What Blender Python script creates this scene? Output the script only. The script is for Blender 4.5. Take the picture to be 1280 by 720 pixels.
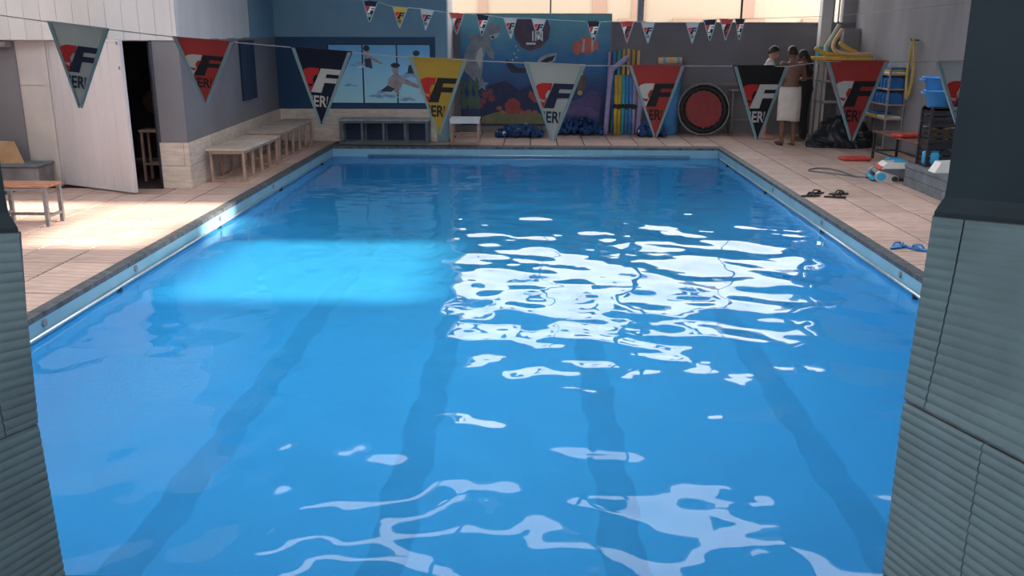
import bpy, bmesh, math, random
import numpy as np
from mathutils import Vector, Matrix

random.seed(7)
rng = np.random.default_rng(11)
scene = bpy.context.scene
col = scene.collection
for o in list(bpy.data.objects):
    bpy.data.objects.remove(o)

# ------------------------------------------------------------------ camera
cam_d = bpy.data.cameras.new('camera')
cam = bpy.data.objects.new('camera', cam_d)
col.objects.link(cam)
cam_d.sensor_width = 36.0
cam_d.lens = 1141.7 / 1280 * 36.0
cam_d.clip_start = 0.05
_yaw, _pitch, _roll = -0.0233380, 0.2749051, -0.0023370
fw = Vector((math.sin(_yaw) * math.cos(_pitch), math.cos(_yaw) * math.cos(_pitch), -math.sin(_pitch)))
rt = Vector((math.cos(_yaw), -math.sin(_yaw), 0))
dn = fw.cross(rt)
rt2 = rt * math.cos(_roll) + dn * math.sin(_roll)
dn2 = -rt * math.sin(_roll) + dn * math.cos(_roll)
m3 = Matrix((rt2, -dn2, -fw)).transposed()
cam.matrix_world = Matrix.Translation((0, 0, 2.0)) @ m3.to_4x4()
scene.camera = cam

# ------------------------------------------------------------------ sky, sun, exposure
SKY = 3.6
w = bpy.data.worlds.new('world')
scene.world = w
w.use_nodes = True
bg = w.node_tree.nodes['Background']
bg.inputs[0].default_value = (1.0, 0.985, 0.985, 1)
bg.inputs[1].default_value = SKY
sun_d = bpy.data.lights.new('sun', 'SUN')
sun_d.energy = 13.0
sun_d.angle = math.radians(3.0)
sun_d.color = (1.0, 0.88, 0.72)
sun = bpy.data.objects.new('sun', sun_d)
col.objects.link(sun)
SUN_DIR = Vector((-6.0, -0.9, -4.2)).normalized()
sun.rotation_euler = SUN_DIR.to_track_quat('-Z', 'Y').to_euler()
sun.location = (3, 14, 8)
vs = scene.view_settings
vs.view_transform = 'Standard'
vs.look = 'None'
vs.gamma = 1
vs.use_curve_mapping = False
vs.exposure = 0.3

# ------------------------------------------------------------------ helpers
def tag(o, label=None, cat=None, group=None, kind=None):
    if label: o['label'] = label
    if cat: o['category'] = cat
    if group: o['group'] = group
    if kind: o['kind'] = kind
    return o

def empty(name, loc=(0, 0, 0), rz=0.0):
    o = bpy.data.objects.new(name, None)
    o.empty_display_size = 0.1
    col.objects.link(o)
    o.location = loc
    o.rotation_euler = (0, 0, rz)
    return o

class MB:
    """collects shapes into one mesh"""
    def __init__(self):
        self.v = []; self.f = []
    def add(self, vs_, fs):
        n = len(self.v)
        self.v += [tuple(p) for p in vs_]
        self.f += [tuple(i + n for i in q) for q in fs]
        return self
    def box(self, x0, x1, y0, y1, z0, z1):
        return self.add([(x0,y0,z0),(x1,y0,z0),(x1,y1,z0),(x0,y1,z0),(x0,y0,z1),(x1,y0,z1),(x1,y1,z1),(x0,y1,z1)],
                        [(0,3,2,1),(4,5,6,7),(0,1,5,4),(1,2,6,5),(2,3,7,6),(3,0,4,7)])
    def cbox(self, x0, x1, y0, y1, z0, z1, b=0.008):
        """box with chamfered vertical and top edges"""
        b = min(b, (x1-x0)*.45, (y1-y0)*.45, (z1-z0)*.45)
        def ring(i, z):
            return [(x0+i+b,y0+i,z),(x1-i-b,y0+i,z),(x1-i,y0+i+b,z),(x1-i,y1-i-b,z),(x1-i-b,y1-i,z),(x0+i+b,y1-i,z),(x0+i,y1-i-b,z),(x0+i,y0+i+b,z)]
        r = ring(b,z0)+ring(0,z0+b)+ring(0,z1-b)+ring(b,z1)
        f = [tuple(range(7,-1,-1)), tuple(range(24,32))]
        for k in range(3):
            for j in range(8):
                f.append((k*8+j, k*8+(j+1)%8, (k+1)*8+(j+1)%8, (k+1)*8+j))
        return self.add(r, f)
    def quad_bar(self, a, b, wx, wy):
        """rectangular bar from a to b"""
        a = Vector(a); b = Vector(b); d = (b-a).normalized()
        up = Vector((0,0,1)) if abs(d.z) < .9 else Vector((0,1,0))
        s = d.cross(up).normalized(); t = s.cross(d)
        c = [(-1,-1),(1,-1),(1,1),(-1,1)]
        r = [a+s*(i*wx/2)+t*(j*wy/2) for i,j in c]+[b+s*(i*wx/2)+t*(j*wy/2) for i,j in c]
        return self.add(r, [(3,2,1,0),(4,5,6,7),(0,1,5,4),(1,2,6,5),(2,3,7,6),(3,0,4,7)])
    def tube(self, pts, r, n=8, cap=True):
        pts = [Vector(p) for p in pts]
        rr = r if isinstance(r, (list, tuple)) else [r]*len(pts)
        rings = []; prev = None
        for i, p in enumerate(pts):
            d = (pts[min(i+1,len(pts)-1)]-pts[max(i-1,0)])
            if d.length < 1e-9: d = Vector((0,0,1))
            d.normalize()
            if prev is None:
                up = Vector((0,0,1)) if abs(d.z) < .9 else Vector((1,0,0))
                s = d.cross(up).normalized()
            else:
                s = (prev - d*prev.dot(d)).normalized()
            prev = s; t = d.cross(s)
            rings.append([p+(s*math.cos(2*math.pi*k/n)+t*math.sin(2*math.pi*k/n))*rr[i] for k in range(n)])
        vv = [q for R_ in rings for q in R_]
        f = []
        for i in range(len(pts)-1):
            for k in range(n):
                f.append((i*n+k, i*n+(k+1)%n, (i+1)*n+(k+1)%n, (i+1)*n+k))
        if cap:
            f.append(tuple(range(n-1,-1,-1))); f.append(tuple((len(pts)-1)*n+k for k in range(n)))
        return self.add(vv, f)
    def lathe(self, prof, c=(0,0,0), n=20, sx=1, sy=1):
        vv = []; f = []
        for (r, z) in prof:
            for k in range(n):
                a = 2*math.pi*k/n
                vv.append((c[0]+r*sx*math.cos(a), c[1]+r*sy*math.sin(a), c[2]+z))
        for i in range(len(prof)-1):
            for k in range(n):
                f.append((i*n+k, i*n+(k+1)%n, (i+1)*n+(k+1)%n, (i+1)*n+k))
        f.append(tuple(range(n-1,-1,-1))); f.append(tuple((len(prof)-1)*n+k for k in range(n)))
        return self.add(vv, f)
    def sphere(self, c, rx, ry=None, rz=None, n=12, m=8):
        ry = ry or rx; rz = rz or rx
        prof = [(math.sin(math.pi*i/m), -math.cos(math.pi*i/m)) for i in range(m+1)]
        vv = []; f = []
        for (r, z) in prof:
            r = max(r, 1e-3)
            for k in range(n):
                a = 2*math.pi*k/n
                vv.append((c[0]+rx*r*math.cos(a), c[1]+ry*r*math.sin(a), c[2]+rz*z))
        for i in range(m):
            for k in range(n):
                f.append((i*n+k, i*n+(k+1)%n, (i+1)*n+(k+1)%n, (i+1)*n+k))
        return self.add(vv, f)
    def plate(self, poly, y0, y1):
        """xz polygon extruded between y0 (front) and y1"""
        n = len(poly)
        vv = [(x,y0,z) for x,z in poly]+[(x,y1,z) for x,z in poly]
        f = [tuple(range(n)), tuple(range(2*n-1,n-1,-1))]
        for k in range(n): f.append((k, (k+1)%n, n+(k+1)%n, n+k)[::-1])
        return self.add(vv, f)
    def prism(self, poly, z0, z1):
        """xy polygon extruded upward"""
        n = len(poly)
        vv = [(x,y,z0) for x,y in poly]+[(x,y,z1) for x,y in poly]
        f = [tuple(range(n-1,-1,-1)), tuple(range(n,2*n))]
        for k in range(n): f.append((k, (k+1)%n, n+(k+1)%n, n+k))
        return self.add(vv, f)
    def mesh(self, name, smooth=False):
        me = bpy.data.meshes.new(name)
        me.from_pydata(self.v, [], self.f)
        bm = bmesh.new(); bm.from_mesh(me)
        bmesh.ops.recalc_face_normals(bm, faces=bm.faces)
        bm.to_mesh(me); bm.free()
        if smooth:
            me.polygons.foreach_set('use_smooth', [True]*len(me.polygons))
        me.update()
        return me
    def build(self, name, mat, parent=None, smooth=False):
        return link(name, self.mesh(name, smooth), mat, parent)

def link(name, me, mat, parent=None):
    o = bpy.data.objects.new(name, me)
    if mat is not None and not me.materials:
        me.materials.append(mat)
    col.objects.link(o)
    if parent is not None: o.parent = parent
    return o

def copy_tree(o, parent=None):
    c = o.copy(); col.objects.link(c); c.parent = parent
    for ch in list(o.children): copy_tree(ch, c)
    return c

def struct(o):
    o['kind'] = 'structure'; return o

# ------------------------------------------------------------------ materials
def mat(name, color, rough=0.6, var=0.12, scale=8.0, bump=0.0, bscale=40.0, metal=0.0, spec=0.4,
        color2=None, stretch=(1,1,1), rnd=0.0, trans=0.0, detail=4):
    m = bpy.data.materials.new(name); m.use_nodes = True
    nt = m.node_tree; N = nt.nodes; L = nt.links
    b = N['Principled BSDF']
    b.inputs['Roughness'].default_value = rough
    b.inputs['Metallic'].default_value = metal
    b.inputs['Specular IOR Level'].default_value = spec
    tc = N.new('ShaderNodeTexCoord'); mp = N.new('ShaderNodeMapping')
    mp.inputs['Scale'].default_value = stretch
    L.new(tc.outputs['Object'], mp.inputs[0])
    no = N.new('ShaderNodeTexNoise'); no.inputs['Scale'].default_value = scale; no.inputs['Detail'].default_value = detail
    L.new(mp.outputs[0], no.inputs['Vector'])
    rp = N.new('ShaderNodeValToRGB')
    c2 = color2 or tuple(max(0, c*(1-2*var)) for c in color)
    c1 = color if color2 else tuple(min(1, c*(1+var)) for c in color)
    rp.color_ramp.elements[0].position = 0.3; rp.color_ramp.elements[1].position = 0.7
    rp.color_ramp.elements[0].color = (*c2, 1); rp.color_ramp.elements[1].color = (*c1, 1)
    L.new(no.outputs['Fac'], rp.inputs[0])
    out = rp.outputs[0]
    if rnd:
        oi = N.new('ShaderNodeObjectInfo'); mr = N.new('ShaderNodeMapRange')
        mr.inputs[3].default_value = 1-rnd; mr.inputs[4].default_value = 1+rnd
        L.new(oi.outputs['Random'], mr.inputs[0])
        hs = N.new('ShaderNodeHueSaturation'); L.new(mr.outputs[0], hs.inputs['Value']); L.new(out, hs.inputs['Color'])
        out = hs.outputs[0]
    L.new(out, b.inputs['Base Color'])
    if bump:
        n2 = N.new('ShaderNodeTexNoise'); n2.inputs['Scale'].default_value = bscale; n2.inputs['Detail'].default_value = 3
        L.new(mp.outputs[0], n2.inputs['Vector'])
        bp = N.new('ShaderNodeBump'); bp.inputs['Strength'].default_value = bump; bp.inputs['Distance'].default_value = 0.02
        L.new(n2.outputs['Fac'], bp.inputs['Height']); L.new(bp.outputs[0], b.inputs['Normal'])
    if trans:
        tr = N.new('ShaderNodeBsdfTranslucent'); L.new(out, tr.inputs['Color'])
        mx = N.new('ShaderNodeMixShader'); mx.inputs[0].default_value = trans
        L.new(b.outputs[0], mx.inputs[1]); L.new(tr.outputs[0], mx.inputs[2])
        L.new(mx.outputs[0], N['Material Output'].inputs[0])
    return m

def S(r, g, b):
    f = lambda c: (c/255/12.92) if c/255 <= .04045 else ((c/255+.055)/1.055)**2.4
    return (f(r), f(g), f(b))

M = {}
M['tile'] = mat('deck_tile', (0.70, 0.52, 0.45), .55, color2=(0.40,0.285,0.25), scale=3.4, stretch=(1,5,1), rnd=.13, bump=.12, bscale=30, detail=7)
M['grout'] = mat('grout', (0.10, 0.075, 0.07), .9, .2, 20)
M['coping'] = mat('coping_stone', (0.10, 0.115, 0.13), .55, .3, 14, bump=.25)
M['pool_wall'] = mat('pool_wall_paint', (0.22, 0.46, 0.60), .4, .06, 3)
M['pool_paint'] = mat('pool_basin_paint', (0.085, 0.525, 0.99), .6, .04, 1.5)
M['lane_paint'] = mat('lane_paint', (0.052, 0.375, 0.76), .6, .06, 4)
M['steel'] = mat('brushed_steel', (0.72, 0.74, 0.75), .3, .1, 30, metal=.7)
M['dark_metal'] = mat('dark_metal', (0.05, 0.05, 0.055), .45, .2, 20, metal=.3)
M['grey_metal'] = mat('grey_metal', (0.28, 0.28, 0.30), .45, .15, 20, metal=.3)
M['grey_wall'] = mat('grey_wall_paint', S(128,126,132), .8, .07, 1.2, bump=.06, bscale=60)
M['grey_wall_streaked'] = mat('grey_wall_streaked', S(142,140,146), .8, .13, 1.4, stretch=(1,1,.25), bump=.08, bscale=40)
M['blue_band'] = mat('dark_blue_paint', S(28,66,98), .55, .08, 1.5)
M['navy'] = mat('navy_board', S(20,44,72), .5, .1, 3)
M['pale_blue'] = mat('pale_blue_paint', S(118,152,168), .7, .05, 1.4)
M['white_panel'] = mat('white_sheet_cladding', (0.66, 0.63, 0.62), .55, .05, 2, stretch=(1,1,.2), rnd=.03)
M['white_wall'] = mat('white_plaster', (0.60, 0.55, 0.53), .8, .06, 2.5, bump=.05)
M['wain_tile'] = mat('travertine_tile', (0.66, 0.57, 0.50), .5, .1, 6, stretch=(1,1,5), rnd=.06)
M['door_white'] = mat('door_white', (0.62, 0.58, 0.60), .5, .05, 2, stretch=(1,1,.2))
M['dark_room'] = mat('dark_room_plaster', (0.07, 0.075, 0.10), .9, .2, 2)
M['concrete'] = mat('concrete', (0.26, 0.25, 0.26), .9, .15, 5, bump=.2)
M['blue_concrete'] = mat('blue_grey_block', (0.17, 0.20, 0.235), .85, .14, 5, bump=.2)
M['cardboard'] = mat('cardboard', (0.46, 0.29, 0.16), .85, .1, 6)
M['wood'] = mat('warm_wood', (0.52, 0.24, 0.14), .45, .25, 5, stretch=(1,8,8))
M['bench_wood'] = mat('bench_wood', (0.47, 0.31, 0.25), .6, .15, 6, rnd=.08)
M['bench_top'] = mat('bench_plank', (0.62, 0.53, 0.45), .6, .12, 4, rnd=.07)
M['bench_shaded'] = mat('bench_wood_in_shade', (0.13, 0.16, 0.19), .6, .12, 5)  # darkened bench wood, the dim corner's shade put into the colour
M['bench_shaded_top'] = mat('bench_plank_in_shade', (0.46, 0.45, 0.43), .6, .12, 5, rnd=.06)  # dimmer copy of the bench plank, corner shade put into the colour
M['white_plastic'] = mat('white_plastic', (0.72, 0.73, 0.74), .4, .04, 4)
M['ribbed'] = mat('ribbed_cladding', (0.24, 0.37, 0.425), .6, .08, 5, bump=.05)
M['column_dark'] = mat('dark_column_paint', (0.022, 0.048, 0.070), .55, .1, 4)
M['rubber'] = mat('black_rubber', (0.018, 0.018, 0.02), .6, .2, 12)
M['tarp'] = mat('black_tarp', (0.018, 0.022, 0.03), .35, .25, 8, bump=.5, bscale=12)
M['red_foam'] = mat('red_foam', (0.62, 0.07, 0.06), .7, .08, 8)
M['blue_foam'] = mat('blue_foam', (0.03, 0.16, 0.46), .7, .1, 8)
M['yellow_foam'] = mat('yellow_foam', (0.72, 0.47, 0.08), .75, .08, 8)
M['peach_foam'] = mat('peach_foam', (0.75, 0.50, 0.28), .75, .08, 8)
M['green_foam'] = mat('pale_green_foam', (0.50, 0.62, 0.50), .75, .08, 8)
M['teal_foam'] = mat('teal_foam', (0.08, 0.45, 0.55), .75, .08, 8)
M['sky_foam'] = mat('sky_blue_foam', (0.08, 0.28, 0.62), .75, .08, 8)
M['lav_foam'] = mat('lavender_foam', (0.40, 0.36, 0.62), .75, .08, 8)
M['blue_plastic'] = mat('blue_plastic', (0.045, 0.25, 0.60), .35, .06, 6)
M['cyan_plastic'] = mat('cyan_plastic', (0.04, 0.36, 0.66), .35, .06, 6)
M['black_plastic'] = mat('black_plastic', (0.025, 0.025, 0.03), .4, .1, 10)
M['rope_blue'] = mat('lane_float_blue', (0.015, 0.06, 0.20), .4, .2, 10)
M['red_mat'] = mat('red_trampoline_mat', (0.30, 0.04, 0.045), .6, .08, 8)
M['hose'] = mat('yellow_hose', (0.55, 0.42, 0.12), .5, .1, 10)
M['cream'] = mat('cream_facade', (0.50, 0.405, 0.30), .9, .03, .5)
M['peach'] = mat('peach_facade', (0.43, 0.285, 0.21), .9, .03, .5)
M['roof'] = mat('roof_sheet', (0.20, 0.20, 0.21), .7, .1, 1)
M['string'] = mat('bunting_string', (0.55, 0.55, 0.53), .8, .1, 20)
M['towel'] = mat('white_towel', (0.66, 0.60, 0.56), .9, .06, 10, bump=.3, bscale=80)
M['skin'] = mat('skin_tan', (0.21, 0.105, 0.07), .55, .06, 6)
M['skin2'] = mat('skin_light', (0.48, 0.27, 0.19), .55, .06, 6)
M['hair'] = mat('dark_hair', (0.02, 0.016, 0.014), .5, .2, 30)
M['shirt'] = mat('pale_shirt', (0.74, 0.68, 0.62), .8, .05, 6)
M['black_cloth'] = mat('black_cloth', (0.022, 0.022, 0.026), .8, .15, 10)
M['dark_shorts'] = mat('dark_shorts', (0.04, 0.05, 0.08), .8, .1, 8)
M['eye'] = mat('eye_dark', (0.02, 0.015, 0.012), .3, .05, 8)
# flag cloth
FC = {'white': (0.55,0.58,0.57), 'red': (0.55,0.085,0.08), 'navy': (0.016,0.024,0.055), 'yellow': (0.60,0.44,0.09), 'black': (0.03,0.03,0.032)}
for k, c in FC.items():
    M['flag_'+k] = mat('flag_cloth_'+k, c, .75, .06, 5, trans=.3)
M['flag_tape'] = mat('flag_edge_tape', (0.34,0.50,0.54), .7, .05, 6, trans=.2)
M['print_red'] = mat('print_red', (0.58,0.03,0.03), .7, .04, 6)
M['print_white'] = mat('print_white', (0.68,0.66,0.62), .7, .04, 6)
M['print_black'] = mat('print_black', (0.018,0.018,0.022), .7, .05, 6)
M['print_navy'] = mat('print_navy', (0.015,0.022,0.06), .7, .05, 6)

def water_mat():
    m = bpy.data.materials.new('pool_water'); m.use_nodes = True
    nt = m.node_tree; N = nt.nodes; L = nt.links
    N.remove(N['Principled BSDF'])
    tr = N.new('ShaderNodeBsdfTransparent'); tr.inputs[0].default_value = (0.84, 0.97, 1.0, 1)
    gl = N.new('ShaderNodeBsdfGlossy'); gl.inputs['Roughness'].default_value = 0.0
    fr = N.new('ShaderNodeFresnel'); fr.inputs[0].default_value = 1.333
    mx = N.new('ShaderNodeMixShader')
    tc = N.new('ShaderNodeTexCoord'); no = N.new('ShaderNodeTexNoise')
    no.inputs['Scale'].default_value = 5.0; no.inputs['Detail'].default_value = 1.0
    L.new(tc.outputs['Object'], no.inputs['Vector'])
    bp = N.new('ShaderNodeBump'); bp.inputs['Strength'].default_value = .05; bp.inputs['Distance'].default_value = .05
    L.new(no.outputs['Fac'], bp.inputs['Height'])
    L.new(bp.outputs[0], gl.inputs['Normal']); L.new(bp.outputs[0], fr.inputs['Normal'])
    # light scattered back by the water itself
    df = N.new('ShaderNodeBsdfDiffuse'); df.inputs[0].default_value = (0.055, 0.53, 1.0, 1)
    m0 = N.new('ShaderNodeMixShader'); m0.inputs[0].default_value = 0.34
    L.new(tr.outputs[0], m0.inputs[1]); L.new(df.outputs[0], m0.inputs[2])
    L.new(fr.outputs[0], mx.inputs[0]); L.new(m0.outputs[0], mx.inputs[1]); L.new(gl.outputs[0], mx.inputs[2])
    L.new(mx.outputs[0], N['Material Output'].inputs[0])
    return m
M['water'] = water_mat()

# ------------------------------------------------------------------ setting: pool and deck
PX0, PX1, PY0, PY1 = -3.585, 3.26, 3.0, 16.25      # inner rim of the pool
OX0, OX1, OY0, OY1 = -3.69, 3.37, 2.85, 16.55    # outer edge of the coping
FZ, WZ = -1.42, -0.17

fl = MB()
fl.box(-8.2, OX0, -5, 19.2, -.3, -.012)
fl.box(OX1, 6.6, -5, 19.2, -.3, -.012)
fl.box(OX0, OX1, OY1, 19.2, -.3, -.012)
fl.box(OX0, OX1, -5, OY0, -.3, -.012)
floor = struct(fl.build('floor', M['grout']))

def tile_mesh(wx, wy):
    g = .010; b = .006
    m = MB()
    x0,x1,y0,y1 = -wx/2+g, wx/2-g, -wy/2+g, wy/2-g
    m.add([(x0,y0,-.012),(x1,y0,-.012),(x1,y1,-.012),(x0,y1,-.012),(x0,y0,-.004),(x1,y0,-.004),(x1,y1,-.004),(x0,y1,-.004),
           (x0+b,y0+b,0),(x1-b,y0+b,0),(x1-b,y1-b,0),(x0+b,y1-b,0)],
          [(0,1,5,4),(1,2,6,5),(2,3,7,6),(3,0,4,7),(4,5,9,8),(5,6,10,9),(6,7,11,10),(7,4,8,11),(8,9,10,11)])
    return m.mesh('tile')
T = .49
tile_cache = {}
def put_tile(cx, cy, wx, wy):
    key = (round(wx,2), round(wy,2))
    if key not in tile_cache: tile_cache[key] = tile_mesh(*key)
    o = link('tile', tile_cache[key], M['tile'], floor)
    o.location = (cx, cy, random.uniform(-.0015, .0015))
def lay(xa, xb, ya, yb, fx=1, fy=1, skip=None):
    xs = []; x = xa
    nx = math.ceil((xb-xa)/T - 1e-3); ny = math.ceil((yb-ya)/T - 1e-3)
    for i in range(nx):
        x0 = xa+i*T; x1 = min(x0+T, xb)
        if fx < 0: x0, x1 = xb-i*T-min(T, xb-xa-i*T), xb-i*T
        for j in range(ny):
            y0 = ya+j*T; y1 = min(y0+T, yb)
            if x1-x0 < .08 or y1-y0 < .08: continue
            if skip and skip((x0+x1)/2, (y0+y1)/2): continue
            put_tile((x0+x1)/2, (y0+y1)/2, x1-x0, y1-y0)
lay(-6.63, OX0, 5.85, 11.73, fx=-1)
lay(-4.70, OX0, 11.73, 17.1, fx=-1)
lay(OX1, 6.3, 7.0, 18.85, skip=lambda x, y: (x > 5.1 and y < 12.1) or (y < 8.4 and x > 4.6) or (y < 9.6 and x > 5.0))
lay(OX0+.2, OX1, OY1+.02, 18.85, fx=-1, skip=lambda x, y: x < -1.6 and y > 17.1)

# pool basin: coping, wall band, floor, lane lines
def frame_mesh(m, ax0, ax1, ay0, ay1, bx0, bx1, by0, by1, z0, z1):
    """solid rectangular frame between outer a and inner b"""
    m.box(ax0, bx0, ay0, ay1, z0, z1); m.box(bx1, ax1, ay0, ay1, z0, z1)
    m.box(bx0, bx1, ay0, by0, z0, z1); m.box(bx0, bx1, by1, ay1, z0, z1)
basin = struct(empty('pool_basin', (0,0,0)))
cp = MB(); frame_mesh(cp, OX0, OX1, OY0, OY1, PX0, PX1, PY0, PY1, -.035, .006)
cp.build('coping', M['coping'], basin)
wb = MB(); frame_mesh(wb, PX0-.14, PX1+.14, PY0-.14, PY1+.14, PX0-.0, PX1+.0, PY0, PY1, WZ-.02, -.035)
wb.build('gutter_band', M['pool_wall'], basin)
def basin_mesh():
    """pool shell: upright sides that round into the bottom"""
    prof = [(0.0, WZ-.02), (0.0, -.62)]
    for k in range(1, 13):
        t = math.pi/2*k/12
        prof.append((.75*(1-math.cos(t)), -.62+(FZ+.62)*math.sin(t)))
    m = MB(); vv = []; ff = []
    for ins, z in prof:
        vv += [(PX0+ins,PY0+ins,z),(PX1-ins,PY0+ins,z),(PX1-ins,PY1-ins,z),(PX0+ins,PY1-ins,z)]
    for i in range(len(prof)-1):
        for k in range(4): ff.append((i*4+k, i*4+(k+1) % 4, (i+1)*4+(k+1) % 4, (i+1)*4+k))
    ff.append(tuple(len(vv)-4+k for k in range(4)))
    return m.add(vv, ff)
sh = basin_mesh().build('pool_shell', M['pool_paint'], basin)
for p in sh.data.polygons: p.use_smooth = abs(p.normal.z) < .999
for cx in (-2.66, -0.97, 0.64, 2.42):
    m = MB(); ys = np.arange(3.5, 15.0, .06); ph = random.uniform(0, 6)
    vv = []; ff = []
    for i, y in enumerate(ys):
        wl = .022*math.sin(2*math.pi*y/1.3+ph)+.012*math.sin(2*math.pi*y/.57+2*ph)
        wr = .022*math.sin(2*math.pi*y/1.1+ph+1)+.012*math.sin(2*math.pi*y/.47+ph)
        vv += [(cx-.15+wl, y, FZ+.004), (cx+.15+wr, y, FZ+.004)]
        if i: ff.append((2*i-2, 2*i-1, 2*i+1, 2*i))
    m.add(vv, ff).build('lane_line', M['lane_paint'], basin)
# waterline steel rail with little brackets
rl = empty('gutter_rail', (0,0,0)); tag(rl, 'thin steel rail running around the pool at the waterline', 'rail')
for a, b in (((PX0+.025, 3.1, -.14), (PX0+.025, 15.9, -.14)), ((PX1-.025, 3.1, -.14), (PX1-.025, 15.9, -.14)), ((-2.95, PY1-.025, -.14), (2.75, PY1-.025, -.14))):
    MB().tube([a, b], .013, 8).build('rail_bar', M['steel'], rl, True)
for x, s in ((PX0, 1), (PX1, -1)):
    for y in np.arange(4.9, 16, 2.6):
        MB().cbox(min(x,x+s*.045), max(x,x+s*.045), y-.012, y+.012, -.19, -.14, .004).build('bracket', M['dark_metal'], rl)
for y in (5.0, 6.3, 7.9, 10.2, 12.4):
    for x, s in ((PX0, 1), (PX1, -1)):
        MB().lathe([(.022,0),(.03,.004),(.03,.012),(.018,.016)], n=12).build('inlet_nozzle', M['grey_metal'], basin).matrix_local = \
            Matrix.Translation((x, y, -.075)) @ Matrix.Rotation(s*math.pi/2, 4, 'Y')

# water surface with small waves
def waves(X, Y):
    Z = np.zeros_like(X); r = np.random.default_rng(5)
    for k in range(46):
        lam = 0.24*(4.4**r.random()); th = r.normal(math.pi/2, .75)
        amp = 0.00128*lam**1.0*r.uniform(.5, 1.3); kx = 2*math.pi/lam*math.cos(th); ky = 2*math.pi/lam*math.sin(th)
        Z += amp*np.sin(kx*X+ky*Y+r.uniform(0, 6.28))
    calm = np.clip(1.0-(Y-9.5)/9, .40, 1.35)*np.clip(.45+(X+3.2)/4.0, .45, 1.0)
    return Z*calm
nx, ny = 170, 330
gx = np.linspace(PX0+.001, PX1-.001, nx); gy = np.linspace(PY0+.001, PY1-.001, ny)
GX, GY = np.meshgrid(gx, gy)
GZ = waves(GX, GY)
WAVE = 1.0
verts = np.stack([GX.ravel(), GY.ravel(), WZ+GZ.ravel()*WAVE], 1)
faces = []
for j in range(ny-1):
    a = j*nx
    for i in range(nx-1):
        faces.append((a+i, a+i+1, a+nx+i+1, a+nx+i))
me = bpy.data.meshes.new('pool_water'); me.from_pydata(verts.tolist(), [], faces)
me.polygons.foreach_set('use_smooth', [True]*len(faces)); me.update()
water = link('pool_water', me, M['water'])
tag(water, 'clear blue rippled water filling the swimming pool', 'water', kind='stuff')

# ------------------------------------------------------------------ setting: walls
LWx0, LWx1 = -4.46, -4.72           # left wall runs slightly outward
def lw(y): return LWx0+(LWx1-LWx0)*(y-11.73)/(17.1-11.73)
ZR = 4.2
ZF = 1.86                           # underside of the pale upper cladding
# wall beside the pool on the left (grey paint), its narrow end faces the camera
wl = MB().prism([(-4.82,11.73),(LWx0,11.73),(LWx1,17.1),(-5.1,17.1)], 0, ZF+.02)
wall_left = struct(wl.build('wall_left', M['grey_wall']))
# travertine tiles at its foot
def tile_strip(parent, p0, p1, nout, rows=2, h=.30, L0=.62, off=0.0):
    p0 = Vector((*p0,0)); p1 = Vector((*p1,0)); d = (p1-p0); Ln = d.length; d.normalize(); nrm = Vector((*nout,0)).normalized()
    for r in range(rows):
        s = -L0*.5*(r % 2)
        while s < Ln-.02:
            a = max(s,0)+.003; b = min(s+L0, Ln)-.003
            if b-a > .03:
                q = [p0+d*a, p0+d*b, p0+d*b+nrm*.018, p0+d*a+nrm*.018]
                MB().prism([(v.x,v.y) for v in q], r*h+.003, (r+1)*h-.003).build('tile', M['wain_tile'], parent)
            s += L0
tile_strip(wall_left, (LWx0+.001,11.73), (LWx1+.001,17.1), (1,.05))
tile_strip(wall_left, (-4.82,11.729), (LWx0+.018,11.729), (0,-1))
# navy board on the wall
nb = empty('navy_board', (0,0,0)); tag(nb, 'tall navy blue board fixed to the grey side wall above the benches', 'board')
q = [(lw(14.55)+.002,14.55),(lw(15.4)+.002,15.4),(lw(15.4)+.035,15.4),(lw(14.55)+.035,14.55)]
MB().prism(q, .92, 1.84).build('board', M['navy'], nb)
for z in (.92, 1.81):
    MB().prism([(lw(14.55)+.035,14.55),(lw(15.4)+.035,15.4),(lw(15.4)+.042,15.4),(lw(14.55)+.042,14.55)], z, z+.03).build('edge_strip', M['navy'], nb)
# pale upper storey on the left: sheet panels
up_l = struct(MB().prism([(-8.2,11.8),(-4.55,11.8),(-4.82,17.1),(-8.2,17.1)], ZF, ZR).build('wall_upper_left', M['white_wall']))
x = -8.2
while x < -4.47:
    x1 = min(x+.205, LWx0)
    MB().cbox(x+.0012, x1-.0012, 11.70, 11.80, ZF+.01, ZR, .003).build('panel', M['white_panel'], up_l)
    x += .205
for i in range(6):
    y0 = 11.73+i*(17.1-11.73)/6; y1 = 11.73+(i+1)*(17.1-11.73)/6
    if i == 0: y0 = 11.81
    MB().prism([(lw(y0)-.09,y0+.004),(lw(y1)-.09,y1-.004),(lw(y1),y1-.004),(lw(y0),y0+.004)][::-1], ZF+.01, ZR).build('panel', M['white_panel'] if i < 4 else M['pale_blue'], up_l)
# back wall, left half
YB = 17.1
wall_back = struct(MB().box(-4.9, -1.62, YB, YB+.2, 0, ZR).build('wall_back', M['pale_blue']))
MB().box(-4.72, -1.62, YB-.02, YB, .60, ZF+.02).build('painted_band', M['blue_band'], wall_back)
tile_strip(wall_back, (LWx1,YB-.001), (-1.62,YB-.001), (0,-1))
# return wall to the deeper bay
wall_return = struct(MB().box(-1.82, -1.62, YB+.2, 18.9, 0, ZR).build('wall_return', M['white_panel']))
MB().box(-1.80, -1.585, YB-.03, YB+.25, 0.0, ZR).build('pier', M['pale_blue'], wall_return)
# low back wall of the bay, open above
wall_back_right = struct(MB().box(-1.62, 6.3, 18.85, 19.05, 0, 2.15).build('wall_back_right', M['grey_wall']))
MB().box(1.5, 6.3, 18.82, 19.08, 2.13, 2.165).build('capping', M['grey_wall'], wall_back_right)
MB().box(2.55, 6.3, 18.80, 18.85, .95, 1.0).build('ledge_rail', M['concrete'], wall_back_right)
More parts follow.
